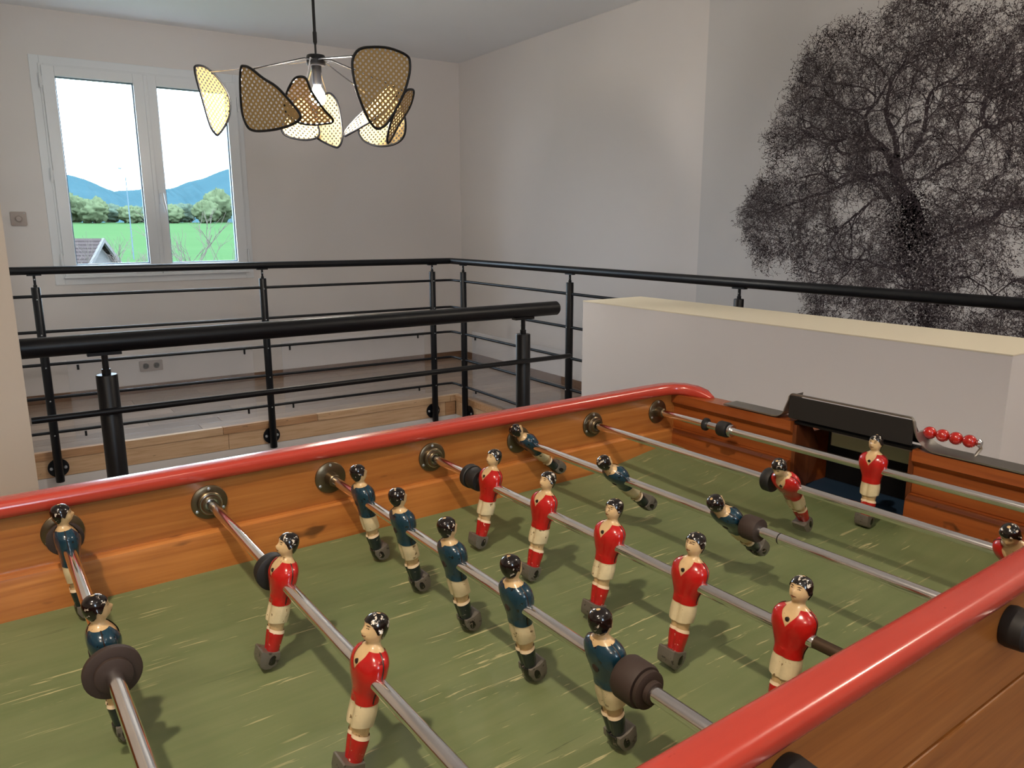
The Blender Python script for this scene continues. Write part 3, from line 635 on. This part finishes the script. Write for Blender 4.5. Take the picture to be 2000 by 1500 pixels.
def panel(p0, p1, z0, z1, nrm):
    p0, p1 = Vector(p0), Vector(p1); n = Vector(nrm); d = (p1-p0).normalized()
    vs = [p + n*k + Vector((0, 0, z)) for k in (.0, .005) for p, z in ((p0, z0), (p1, z0), (p1, z1), (p0, z1))]
    m = MB(); m.add(vs, [(3,2,1,0),(4,5,6,7),(0,1,5,4),(1,2,6,5),(2,3,7,6),(3,0,4,7)])
    o = m.build('acrylic_panel', M['acrylic'], far, smooth=False)
    for p, s in ((p0, 1), (p1, -1)):
        for z in (BARS[2]-.016, BARS[4]-.016):
            c = p + d*s*.05 - n*.004 + Vector((0, 0, z)); k = MB(); k.tube([c + Vector((0, 0, .016)), c, c + Vector((0, 0, -.012))], .006, 8); k.build('clip', M['black'], o)
panel((.235, FY+.012, 0), (1.225, FY+.012, 0), .045, .505, (0, 1, 0))
panel((1.405, FY+.012, 0), (2.405, FY+.012, 0), .045, .505, (0, 1, 0))
panel((FX+.012, 3.56, 0), (FX+.012, 2.56, 0), .045, .505, (1, 0, 0))
panel((FX+.012, 2.37, 0), (FX+.012, 1.38, 0), .045, .505, (1, 0, 0))
nr = tag(empty('stair_railing', (0, 0, 0)), 'short thick-looking black stair railing just behind the football table', 'railing')
NY = .942
MB().tube([(-.004, NY, .972), (1.365, NY, .972), (1.370, NY, .972)], [.021, .021, .017], 24).build('handrail', M['black'], nr)
for z in BARS:
    MB().tube([(-.002, NY-.026, z-.014), (1.40, NY-.026, z-.014), (1.404, NY-.026, z-.014)], [.0072, .0072, .005], 12).build('bar', M['black'], nr)
for x in (.146, 1.244): make_post(nr, x, NY, .903, -.165, .972, (0, -1, 0), flange=True)

# ================================================================== PENDANT LAMP
HUB = Vector((1.194, 2.40, 1.897)); BUL = Vector((1.193, 2.40, 1.755))
lm = tag(empty('pendant_lamp', (HUB.x, HUB.y, ZC)), 'black pendant lamp with nine woven cane petals round a bare lit bulb', 'ceiling lamp')
lo = (HUB.x, HUB.y, ZC)
def lpart(m, name, mat, **k): return m.build(name, mat, lm, off=lo, **k)
st = MB(); st.tube([HUB + Vector((0, 0, .10)), (HUB.x, HUB.y, ZC-.02)], .0062, 12); st.lathe([(0, .004), (.012, .0085), (.05, .0085), (.055, .006)], HUB + Vector((0, 0, .06)), seg=14)
st.tube([HUB + Vector((0, 0, .015)), HUB + Vector((0, 0, .07))], .0042, 10); lpart(st, 'stem', M['black'])
lpart(MB().lathe([(-.02, .006), (-.018, .055), (0, .06)], (HUB.x, HUB.y, ZC), seg=28), 'ceiling_rose', M['black'])
lpart(MB().lathe([(-.022, .010), (-.022, .036), (-.016, .039), (.014, .039), (.020, .036), (.020, .008)], HUB, seg=32), 'hub', M['black'])
sk = lpart(MB().lathe([(0, .012), (0, .021), (-.03, .021), (-.033, .019), (-.076, .019), (-.082, .016)], HUB + Vector((0, 0, -.016)), seg=24), 'socket', M['black'])
bulb = lpart(MB().lathe([(.048, .012), (.040, .014), (.028, .020), (.012, .029), (-.005, .033), (-.02, .0305), (-.033, .020), (-.039, .008), (-.040, .001)], BUL, seg=24), 'bulb', M['bulb'])
for c0, ux, vx, at, ol in SHADES:
    c0, ux, vx = Vector(c0), Vector(ux), Vector(vx); n = ux.cross(vx).normalized()
    sm = catmull([Vector((a, b, 0)) for a, b in ol], 4)
    P3 = [c0 + ux*p.x + vx*p.y for p in sm]; k = len(P3)
    fr = MB(); path = P3 + [P3[0]]; fr.tube(path, .0052, 8, False)
    A = c0 + ux*at[0] + vx*at[1]; hd = Vector((A.x-HUB.x, A.y-HUB.y, 0)).normalized()
    shade = lpart(fr, 'shade_frame', M['black'])
    m = MB(); m.v = [tuple(p - n*.0006) for p in P3] + [tuple(p + n*.0006) for p in P3]; m.f = [tuple(range(k))[::-1], tuple(range(k, 2*k))]
    me = m.mesh('cane_panel', M['cane'], smooth=False, off=lo, fix=False); uvl = me.uv_layers.new(name='weave')
    for poly in me.polygons:
        for li, vi in zip(poly.loop_indices, poly.vertices): uvl.data[li].uv = (sm[vi % k].x + 1, sm[vi % k].y + 1)
    link('cane_panel', me, shade)
    p0 = HUB + hd*.034; mid = HUB + hd*.075 + Vector((0, 0, -.004))
    am = MB(); am.tube([p0, mid, mid.lerp(A, .5), A], .0032, 8); lpart(am, 'arm', M['chromed'] if c0.y > 2.3 else M['black'])

# ================================================================== FOOTBALL TABLE
TC = (.375, -.320)       # centre of the table in its own frame
ct, st_ = math.cos(TROT), math.sin(TROT)
def t2w(x, y, z=0): return (ct*x - st_*y, st_*x + ct*y, z)
tb = tag(empty('football_table', t2w(TC[0], TC[1], 0), (0, 0, TROT)), 'old wooden table football game with green pitch and rounded red side rails', 'game table')
TO = (TC[0], TC[1], -H0)
def tp(m, name, mat, par=None, **k): return m.build(name, mat, par or tb, off=TO, **k)
PZ = -.081
XL, XE = -.215, .936
# pitch with the raised corner by the far end
pm = MB(); nx, ny = 70, 40; PX0, PX1, PY0, PY1 = XL+.01, .940, -.652, .004
def ramp_z(x, y):
    a = max(0, min(1, (x-.72)/.21)); b = max(0, min(1, 1-(-y)/.17)); c = max(0, min(1, 1-(y+.645)/.17))
    e = max(0, min(1, (x-.85)/.08)); q = max(0, min(1, (abs(y+.3225)-.088)/.012))
    return max(.021*(a*a*(3-2*a))*b*b*(3-2*b), .012*e*e*(3-2*e)*q*q*(3-2*q))
for i in range(nx+1):
    for j in range(ny+1):
        x, y = PX0+(PX1-PX0)*i/nx, PY0+(PY1-PY0)*j/ny; pm.v.append((x, y, PZ + ramp_z(x, y)))
pm.f = [(i*(ny+1)+j, (i+1)*(ny+1)+j, (i+1)*(ny+1)+j+1, i*(ny+1)+j+1) for i in range(nx) for j in range(ny)]
tp(pm, 'pitch', M['pitch'], ang=180)
tp(MB().box(XL, 1.07, -.6505, .008, -.16, PZ-.003), 'pitch_bed', M['beech_dark'], smooth=False)
# long sides
tp(MB().box(XL, .940, .009, .024, -.30, .031), 'side_board', M['beech'], smooth=False, bevel=.001)
tp(MB().box(.9405, .9705, .009, .024, -.30, .0265), 'side_board', M['beech'], smooth=False, bevel=.001)
tp(MB().box(XL, 1.06, -.663, -.651, -.0635, .030), 'side_board', M['beech'], smooth=False, bevel=.001)
tp(MB().box(XL, 1.06, -.663, -.651, -.30, -.0685), 'side_board', M['beech'], smooth=False, bevel=.0015)
cush = [(.009, -.033), (.003, -.0335), (-.0005, -.036), (-.0025, -.046), (-.0025, -.088), (.009, -.088)]
tp(MB().prism(cush, lambda a, b, k: (k, a, b), XL+.012, .9385), 'cushion_strip', M['beech_light'], ang=25)
tp(MB().prism([(-.651-(a-.009), b) for a, b in cush], lambda a, b, k: (k, a, b), XL+.012, .9385), 'cushion_strip', M['beech_light'], ang=25)
# red rails
rp = rrect(.030, .019, .0078, 5)
path = [(XL-.02, .014, .0365), (.2, .014, .0365), (.6, .014, .0365), (.885, .014, .0365), (.915, .0125, .0365), (.936, .006, .0365), (.950, -.008, .036), (.957, -.026, .0345), (.960, -.044, .032), (.9605, -.060, .0285)]
tp(MB().sweep(rp, path, [(1, 1)]*6 + [(1, 1), (.95, .95), (.8, .75), (.35, .25)]), 'red_rail', M['red_lacq'], ang=50)
path2 = [(XL-.02, -.6575, .0365), (.2, -.6575, .0365), (.6, -.6575, .0365), (.90, -.6575, .0365), (.936, -.650, .0365), (.955, -.630, .035), (.9605, -.585, .0285)]
tp(MB().sweep(rp, path2, [(1, 1)]*4 + [(1, 1), (.9, .9), (.35, .25)]), 'red_rail', M['red_lacq'], ang=50)
# goal end
GY0, GY1 = -.414, -.231
endp = [(.9345, .0275), (.9345, .0125), (.9385, .010), (.9430, .004), (.9430, -.033), (.970, -.033), (.970, .0275)]
estr = [(.943, -.0335), (.934, -.0345), (.929, -.039), (.928, -.048), (.928, -.09), (.970, -.09), (.970, -.0335)]
for a, b in ((GY1, .0088), (-.6508, GY0)):
    tp(MB().prism(endp, lambda p, q, k: (p, k, q), a, b), 'end_board', M['beech_y'], ang=25)
    tp(MB().prism(estr, lambda p, q, k: (p, k, q), a, b), 'cushion_strip', M['beech_y'], ang=25)
    tp(MB().box(.9705, 1.06, a+.0005, b-.0005, -.16, .002), 'end_block', M['beech_y'], smooth=False, bevel=.001)
# goal box
tp(MB().box(.936, 1.040, GY0, GY1, -.088, -.082), 'goal_floor', M['goal_blue'], smooth=False)
tp(MB().box(1.040, 1.046, GY0, GY1, -.16, .0), 'goal_back', M['goal_dark'], smooth=False)
for s_, y in ((1, GY1), (-1, GY0)):
    ol = [(.941, -.082), (.941, .0215), (.975, .0215)] + [(.975 + .028*math.sin(t*PI/12), .0215 - .1035*t/12) for t in range(1, 13)]
    tp(MB().prism(ol, lambda p, q, k: (p, k, q), y-s_*.0065, y-s_*.0003), 'goal_cheek', M['beech_dark'], ang=30)
tp(MB().box(.978, .990, GY0+.0005, GY1-.0405, -.008, .0135), 'goal_bar', M['sheet'], smooth=False, bevel=.002)
# sheet steel plate with the hood over the goal
def arc(cx, cz, r, a0, a1, n=7): return [(cx + r*math.cos(math.radians(a0+(a1-a0)*i/n)), cz + r*math.sin(math.radians(a0+(a1-a0)*i/n))) for i in range(n+1)]
top = [(-.106, .0295), (-.200, .0295)] + arc(-.203, .0455, .016, 90-180, 90-270+0, 0) if False else [(-.106, .0295), (-.200, .0295)]
prof = top + arc(-.2010, .0475, .018, 270, 188)[1:] + [(-.2245, .060)] + arc(-.2305, .0625, .006, 20, 90)[1:] + arc(-.4075, .0625, .006, 90, 165)[1:] + arc(-.444, .0575, .028, 358, 270)[1:] + [(-.46, .0295), (-.632, .0295)]
def strip_mb(pr, x0, x1, th):
    m = MB(); n = len(pr); q = []
    for i, (a, b) in enumerate(pr):
        p, r = pr[max(i-1, 0)], pr[min(i+1, n-1)]; dx, dz = r[0]-p[0], r[1]-p[1]; l = math.hypot(dx, dz)
        q.append((a - dz/l*-th*-1, b + dx/l*-th))
    ol = pr + q[::-1]
    for x in (x0, x1): m.v += [(x, a, b) for a, b in ol]
    N_ = len(ol)
    for i in range(n-1):
        m.f += [(i, i+1, N_-2-i, N_-1-i), (N_+i, N_+N_-1-i, N_+N_-2-i, N_+i+1), (i, N_+i, N_+i+1, i+1), (N_-1-i, N_-2-i, 2*N_-2-i, 2*N_-1-i)]
    m.f += [(0, N_-1, 2*N_-1, N_), (n-1, N_+n-1, N_+n, n)]
    return m
i0 = max(i for i, p_ in enumerate(prof) if p_[0] > -.2255) + 1; i1 = min(i for i, p_ in enumerate(prof) if p_[0] < -.4140)
tp(strip_mb(prof[:i0+1], .9325, .9665, .002), 'top_plate', M['sheet'], ang=40)
tp(strip_mb(prof[i0:i1+1], .9325, .9375, .002), 'hood_rim', M['sheet'], ang=40)
tp(strip_mb(prof[i1:], .9325, .9665, .002), 'top_plate', M['sheet'], ang=40)
hb = MB(); hb.add([(.9365, -.4115, .0660), (.9365, -.2275, .0660), (.966, -.2275, .0315), (.966, -.4115, .0315), (.9365, -.4115, .0640), (.9365, -.2275, .0640), (.964, -.2275, .0300), (.964, -.4115, .0300)],
  [(0,1,2,3), (7,6,5,4), (0,4,5,1), (1,5,6,2), (2,6,7,3), (3,7,4,0)])
tp(hb, 'hood_back', M['hood_black'], smooth=False)
tp(MB().box(.9335, .936, -.4125, -.2265, .0325, .0665), 'hood_apron', M['hood_black'], smooth=False, bevel=.0008)
tp(MB().prism([(.944, .0265), (.9665, .0265), (1.046, .0020), (1.046, .0), (.9665, .0230), (.944, .0230)], lambda a, b, k: (a, k, b), GY0, GY1), 'goal_light_block', M['goal_dark'], smooth=False)  # sloped cover added out of view to keep light off the goal floor
tp(MB().tube([(.958, -.412, .0485), (.958, -.484, .0485)], .0016, 8).tube([(.958, -.484, .0485), (.958, -.486, .042), (.958, -.480, .0300)], .0022, 8).lathe([(-.003, .0035), (0, .0055), (.003, .0035)], (.958, -.4835, .0485), (0, 1, 0), 12), 'score_wire', M['chromed'])
# bearings on the far wall
for k in range(7):
    x = k*.15; y = .009
    if k % 2:
        b = tp(MB().lathe([(0, .0205), (.002, .0205), (.003, .019), (.003, .0145), (.0075, .0140), (.0085, .0128), (.0085, .0118), (.0125, .0112), (.0135, .0102), (.0135, .0076), (.004, .0074)], (x, y, 0), (0, -1, 0), 36), 'bearing', M['brass'])
        tp(MB().lathe([(.0086, .0126), (.0098, .0126), (.0098, .0118)], (x, y, 0), (0, -1, 0), 32), 'bearing_ring', M['chromed'], b)
    else:
        b = tp(MB().lathe([(0, .0205), (.0018, .0205), (.0026, .0195), (.003, .0090), (.016, .0076), (.017, .0066)], (x, y, 0), (0, -1, 0), 36), 'bearing', M['brass'])
    for a in (90, 210, 330):
        tp(MB().lathe([(.002, .0022), (.0042, .0018), (.0046, .0008)], (x + .0172*math.cos(math.radians(a)), y, .0172*math.sin(math.radians(a))), (0, -1, 0), 10), 'screw', M['bolt'], b)
for k in (0, 2, 4, 6):
    x = k*.15
    b = tp(MB().lathe([(0, .0165), (.004, .0175), (.016, .0165), (.018, .0145), (.018, .0080), (.008, .0078)], (x, -.6632, 0), (0, -1, 0), 36), 'outer_bearing', M['rubber'])
for k in range(7):
    tp(MB().lathe([(0, .018), (.002, .0175), (.003, .008), (.010, .0072)], (k*.15, -.6508, 0), (0, 1, 0), 30), 'bearing', M['brass'])
# cabinet and legs below
tp(MB().box(XL, 1.06, -.648, .008, -.30, -.165), 'cabinet_base', M['beech_dark'], smooth=False)
tp(MB().box(XL-.015, XL, -.663, .024, -.30, .030), 'end_board', M['beech_y'], smooth=False)
for x in (XL+.05, 1.0):
    for y in (-.61, -.03):
        tp(MB().prism(rrect(.07, .07, .01, 3), lambda a, b, k, x_=x, y_=y: (x_+a, y_+b, k), -H0, -.30), 'leg', M['beech_dark'], ang=30)

# ------------------------------------------------------------------ score beads
for i, y in enumerate((-.4225, -.4390, -.4555, -.4720)):
    o = MB().lathe([(-.0082, .0018)] + [(.0083*math.sin(math.radians(a)), .0083*math.cos(math.radians(a))) for a in range(-78, 79, 12)] + [(.0082, .0018)], axis=(0, 1, 0), seg=22).build('score_bead', M['bead'])
    o.location = t2w(.958, y, H0+.0485); o.rotation_euler = (0, 0, TROT)
    tag(o, ['red score bead half hidden behind the goal hood flank', 'red score bead second from the goal hood', 'red score bead second from the outer end of its wire', 'red score bead at the outer end of its wire'][i], 'counter bead', 'red score beads on the goal-end wire')

# ================================================================== PLAYER FIGURES  (metres/1000 in the tables)
RINGS = [(-66, 1, 5.6, 7.0), (-60, .8, 6.0, 7.8), (-54, .5, 6.5, 8.7), (-48, .2, 6.9, 9.2), (-43, .4, 6.4, 8.6), (-38, .8, 7.0, 9.4), (-33, .6, 7.6, 10.6), (-26, 0, 8.2, 11.6), (-18, -.2, 8.4, 11.3), (-12, 0, 8.2, 11.8),
         (-5, .4, 9.2, 14.3), (3, .8, 10.5, 17.2), (9, .7, 10.6, 18.0), (14, .2, 9.9, 17.4), (18, -.3, 8.3, 14.4), (21, -.4, 6.4, 9.6), (23, -.3, 5.2, 6.4), (25.2, .1, 5.1, 5.3), (27, .9, 6.1, 5.7), (29, 1.2, 7.5, 6.8), (32, .9, 8.5, 7.7), (36, .4, 8.9, 8.1), (40, 0, 8.4, 7.7), (43, -.3, 6.8, 6.3), (45, -.4, 4.3, 4.0), (46.2, -.4, .8, .8)]
def ring_at(z):
    for i in range(len(RINGS)-1):
        if z <= RINGS[i+1][0]: break
    p = [RINGS[max(0, min(len(RINGS)-1, j))] for j in (i-1, i, i+1, i+2)]; t = (z-p[1][0])/(p[2][0]-p[1][0]); t = max(0, min(1, t)); o = []
    for c in (1, 2, 3):
        m1 = (p[2][c]-p[0][c])/(p[2][0]-p[0][0] or 1)*(p[2][0]-p[1][0]); m2 = (p[3][c]-p[1][c])/(p[3][0]-p[1][0] or 1)*(p[2][0]-p[1][0])
        o.append((2*t**3-3*t*t+1)*p[1][c] + (t**3-2*t*t+t)*m1 + (-2*t**3+3*t*t)*p[2][c] + (t**3-t*t)*m2)
    return o
def g(x, s): return math.exp(-(x/s)**2)
def surf(z, a, off=0.0):
    cx, hx, hy = ring_at(z); n = 2.25 if z < 22 else 2.0
    c, s = math.cos(a), math.sin(a)
    rr = 1/((abs(c)**n + abs(s)**n)**(1/n)); k = 1.0
    da = math.atan2(math.sin(a), math.cos(a)); db = math.atan2(math.sin(a-PI), math.cos(a-PI))
    if z < -13: w_ = min(1, (-15-z)/8); k -= w_*(.20*g(da, .20) + .18*g(db, .20))
    x, y = cx + (hx+off)*c*rr*k, (hy+off)*s*rr*k
    if z > 24:                                          # face
        x += 2.3*g(z-33.6, 2.0)*g(y, 1.3)*(c > 0) + .9*g(z-30.4, 1.1)*g(y, 2.4)*(c > 0) + .9*g(z-27.6, 1.4)*g(y, 2.4)*(c > 0)
        x -= .9*g(z-36.4, 1.3)*(g(y-3.2, 1.6) + g(y+3.2, 1.6))*(c > 0)
        y += (1.5*g(z-34.2, 2.3)*g(abs(da)-1.62, .22))*(1 if s > 0 else -1)
    elif 4 < z < 20:                                    # chest and shoulder blades
        x += .8*g(z-10, 5)*(g(y-6, 4)+g(y+6, 4))*(1 if c > 0 else -.6)
    return (x/1000, y/1000, z/1000)
def loft(z0, z1, nz, seg, off, keep=None, cap=True, zfun=None):
    m = MB()
    for i in range(nz+1):
        for j in range(seg):
            a = 2*PI*j/seg; z = z0+(z1-z0)*i/nz
            if zfun: z = zfun(z, a, i/nz)
            m.v.append(surf(z, a, off(z) if callable(off) else off))
    for i in range(nz):
        for j in range(seg):
            q = (i*seg+j, i*seg+(j+1) % seg, (i+1)*seg+(j+1) % seg, (i+1)*seg+j)
            if keep:
                ctr = [sum(m.v[k][c] for k in q)*250 for c in range(3)]
                if not keep(*ctr): continue
            m.f.append(q)
    if cap: m.f += [tuple(range(seg))[::-1], tuple(nz*seg+j for j in range(seg))]
    return m
def hw(z, a): return abs(surf(z, a)[1]*1000)
def neck_z(a):
    y = 17.4*abs(math.sin(a))
    if math.cos(a) > 0: return min(20.8, 5.5 + y/.62)
    return min(20.8, 18.2 + y*.5)
def hair_z(a):
    d = abs(math.atan2(math.sin(a), math.cos(a)))
    pts = [(0, 40.2), (.35, 40.6), (.75, 39.6), (1.1, 37.0), (1.3, 34.2), (1.42, 32.6), (1.55, 34.8), (1.72, 35.0), (1.85, 30.5), (2.2, 27.8), (PI, 26.8)]
    for i in range(len(pts)-1):
        if d <= pts[i+1][0]: t = (d-pts[i][0])/(pts[i+1][0]-pts[i][0]); return pts[i][1]+(pts[i+1][1]-pts[i][1])*t
    return pts[-1][1]
FM = {}
FM['body'] = loft(-66, 46.2, 74, 44, 0).mesh('player_figure', M['skin'], ang=60)
def lip(off, t, k=.08): return off*min(1, t/k)
def jersey(mat):
    zb = lambda a: -18.5 - 1.2*math.cos(a)
    m = loft(0, 1, 46, 72, .85, None, False, lambda z, a, t: zb(a) + (neck_z(a)-zb(a))*t); return m.mesh('jersey', mat, ang=50, fix=False)
FM['jersey_red'] = jersey(M['jersey_red']); FM['jersey_blue'] = jersey(M['jersey_blue'])
FM['shorts'] = loft(-36.0, -15, 22, 48, lambda z: .55 + max(0, (-20-z)/15.5)*1.3, None, False, lambda z, a, t: z - (1-t)*1.0*math.cos(2*a)).mesh('shorts', M['shorts'], ang=50, fix=False)
def sock(mat): return loft(-66, -44.5, 20, 40, .5, None, False, lambda z, a, t: z + t*.9*math.cos(a)).mesh('socks', mat, ang=50, fix=False)
FM['sock_red'] = sock(M['sock_red']); FM['sock_navy'] = sock(M['sock_navy'])
FM['cuff'] = loft(-46.4, -43.4, 3, 40, .75, None, False, lambda z, a, t: z + .9*math.cos(a)).mesh('sock_cuff', M['trimcream'], ang=60, fix=False)
def hair(mat): return loft(0, 1, 26, 64, .85, None, False, lambda z, a, t: hair_z(a) + (46.2-hair_z(a))*t).mesh('hair', mat, ang=60, fix=False)
FM['hair_red'] = hair(M['hair']); FM['hair_blue'] = hair(M['hair_blue'])
fp = MB()
def patch(m, z0, z1, y0, y1, off, seg=6):
    vs = []
    for i in range(4):
        z = z0+(z1-z0)*i/3; _, hx, hy = ring_at(z)
        for j in range(seg+1):
            t = j/seg; y = y0+(y1-y0)*t; a = math.asin(max(-.99, min(.99, y/hy))); zz = z - (.5*abs(t-.5)*2)*(1 if i > 1 else -1)*.9*(z1-z0)*.8
            vs.append(surf(zz, a, off))
    m.add(vs, [(i*(seg+1)+j, i*(seg+1)+j+1, (i+1)*(seg+1)+j+1, (i+1)*(seg+1)+j) for i in range(3) for j in range(seg)])
for s_ in (-1, 1):
    patch(fp, 35.9, 36.9, s_*1.9, s_*4.3, .22); patch(fp, 38.1, 38.8, s_*1.5, s_*5.0, .25)
FM['eyes'] = fp.mesh('painted_eyes', M['dark_paint'], ang=180, fix=False)
fp = MB(); patch(fp, 29.9, 31.0, -2.4, 2.4, .2); FM['mouth'] = fp.mesh('painted_mouth', M['lip'], ang=180, fix=False)
def ydisc(x, z, r, d, mat, name):
    m = MB(); m.lathe([(-.002, r), (d, r), (d+.0003, r*.7)], (x, 0, z), (1 if x > 0 else -1, 0, 0), 14); return m.mesh(name, mat)
x_ = surf(11, 0, 0)[0]; FM['screw_front'] = ydisc(x_, .0115, .0019, .0006, M['dark_paint'], 'chest_screw')
x_ = surf(0, PI, 0)[0]; FM['screw_back'] = ydisc(x_, .0005, .0034, .0012, M['brownrubber'], 'back_screw')
sm_ = MB(); q = []
SZ = [20.4, 19, 17.5, 15.5, 13, 10, 7, 4, 1, -2, -6, -10, -14, -17]
for s_, zs in ((-1, SZ[::-1]), (1, SZ)):
    for z in zs: p = surf(z, s_*PI/2, .85); q.append((-.0006, p[1], p[2]))
sm_.tube(q, .00055, 6)
FM['seam'] = sm_.mesh('shoulder_seam', M['dark_paint'])
us = [(-.0040, -.0640), (-.0045, -.0700), (-.0015, -.0765), (.0035, -.0795), (.0085, -.0795), (.0125, -.0765), (.0138, -.0710), (.0136, -.0622), (.0120, -.0618), (.0060, -.0640)]
FM['block'] = MB().prism(us, lambda a, b, k: (a, k, b), -.0094, .0094).mesh('foot_block', M['block'], ang=30, bevel=.0009)
shm = MB()
for i, (z, cx, hx, hy) in enumerate([(-.0775, .0030, .0070, .0088), (-.074, .0028, .0082, .0102), (-.070, .0022, .0082, .0102), (-.067, .0016, .0078, .0096), (-.0645, .0012, .0072, .0088), (-.064, .001, .006, .0075)]):
    for j in range(24): a = 2*PI*j/24; shm.v.append((cx+hx*math.cos(a), hy*math.sin(a), z))
shm.f = [(i*24+j, i*24+(j+1) % 24, (i+1)*24+(j+1) % 24, (i+1)*24+j) for i in range(5) for j in range(24)] + [tuple(range(24))[::-1], tuple(120+j for j in range(24))]
FM['shoe'] = shm.mesh('shoe', M['shoe'])
def figure(rod, y, team):
    f = link('player_figure', FM['body'], rod); f.location = (0, y, 0)
    if team == 'red': f.rotation_euler = (0, 0, PI)
    red = team == 'red'
    for nm, key in (('jersey', 'jersey_'+team), ('shorts', 'shorts'), ('socks', 'sock_red' if red else 'sock_navy'), ('sock_cuff', 'cuff'), ('hair', 'hair_'+team), ('painted_eyes', 'eyes'), ('painted_mouth', 'mouth'),
                    ('chest_screw', 'screw_front'), ('back_screw', 'screw_back'), ('shoulder_seam', 'seam'), ('foot_block', 'block'), ('shoe', 'shoe')):
        if nm == 'back_screw' and red: continue
        if nm == 'chest_screw' and not red: continue
        link(nm, FM[key], f)
    return f
RR = .0057
rod_data = [
 (0, 'blue', -4, (-.0395, -.2740), 'leftmost steel rod with two blue players, cut by the left corner of the table'),
 (1, 'red', 12, (-.2429, -.4232), 'second steel rod from the left with two red players in view'),
 (2, 'blue', -10.5, (-.0938, -.1929, -.2951, -.4003, -.5123), 'steel rod with five upright blue players across the middle'),
 (3, 'red', 11.5, (-.1370, -.2447, -.3534, -.4601, -.5681), 'steel rod with five upright red players across the middle'),
 (4, 'blue', -46, (-.0215, -.2108, -.3868), 'steel rod with three blue players tipped over, feet swung forward'),
 (5, 'red', -37, (-.3567, -.6119), 'steel rod in front of the goal with two red players leaning back'),
 (6, 'red', 3, (-.3816,), 'farthest steel rod with a single red goalkeeper in the goal mouth')]
def ring(rod, y0, y1, r, mat, name, r2=None):
    n = 3; pr = [(y0, RR), (y0, r*.93), (y0+(y1-y0)*.12, r), (y0+(y1-y0)*.88, r2 or r), (y1, (r2 or r)*.93), (y1, RR)]
    return MB().lathe(pr, axis=(0, 1, 0), seg=32).build(name, mat, rod)
for k, team, tilt, ys, lab in rod_data:
    oy = -.30
    rod = tag(empty('football_rod', t2w(k*.15, oy, H0), (0, math.radians(tilt), TROT)), lab, 'table football rod', 'player rods across the table')
    end = -.715 if k in (0, 2, 4) else -.652
    tube_end = -.588 if k == 3 else end
    MB().tube([(0, tube_end-oy, 0), (0, tube_end-oy+.002, 0), (0, .004-oy, 0)], [RR*.9, RR, RR], 20).build('rod_tube', M['rod'], rod)
    if k == 3: MB().tube([(0, -.66-oy, 0), (0, -.585-oy, 0)], RR*.86, 16).build('inner_rod', M['steel_dull'], rod)
    if k == 4: MB().lathe([(-.0006, RR*1.03), (.0006, RR*1.03)], (0, -.4504-oy, 0), (0, 1, 0), 20).build('joint_line', M['rubber'], rod)
    for y in ys: figure(rod, y-oy, team)
    R_ = lambda a, b, r, m, nm, r2=None: ring(rod, a-oy, b-oy, r, m, nm, r2)
    if k == 0:
        R_(-.0165, -.0115, .0175, M['brownrubber'], 'bumper'); R_(-.0112, -.007, .012, M['rubber'], 'bumper')
        R_(-.3140, -.3080, .0200, M['brownrubber'], 'bumper'); R_(-.3185, -.3145, .0130, M['brownrubber'], 'bumper_collar'); R_(-.3075, -.2935, .0125, M['brownrubber'], 'bumper')
    if k == 1: R_(-.2225, -.2150, .0172, M['rubber'], 'bumper'); R_(-.2145, -.2100, .0165, M['rubber'], 'bumper')
    if k == 2:
        R_(-.5530, -.5330, .0165, M['brownrubber'], 'bumper'); R_(-.5575, -.5535, .0140, M['brownrubber'], 'bumper_collar'); R_(-.5620, -.558, .0085, M['brownrubber'], 'bumper_collar')
    if k == 3: R_(-.1180, -.0990, .0142, M['rubber'], 'bumper'); R_(-.0985, -.0890, .0155, M['rubber'], 'bumper')
    if k == 4: R_(-.4260, -.4070, .0135, M['brownrubber'], 'bumper')
    if k == 5: R_(-.3365, -.3240, .0150, M['rubber'], 'bumper')
    if k == 6:
        R_(-.1015, -.0970, .0105, M['rubber'], 'rubber_ring'); R_(-.1270, -.1016, .0058, M['chromed'], 'sleeve'); R_(-.1450, -.1275, .0125, M['rubber'], 'bumper'); R_(-.1530, -.1455, .0100, M['chromed'], 'bumper_collar')
bpy.context.view_layer.update()
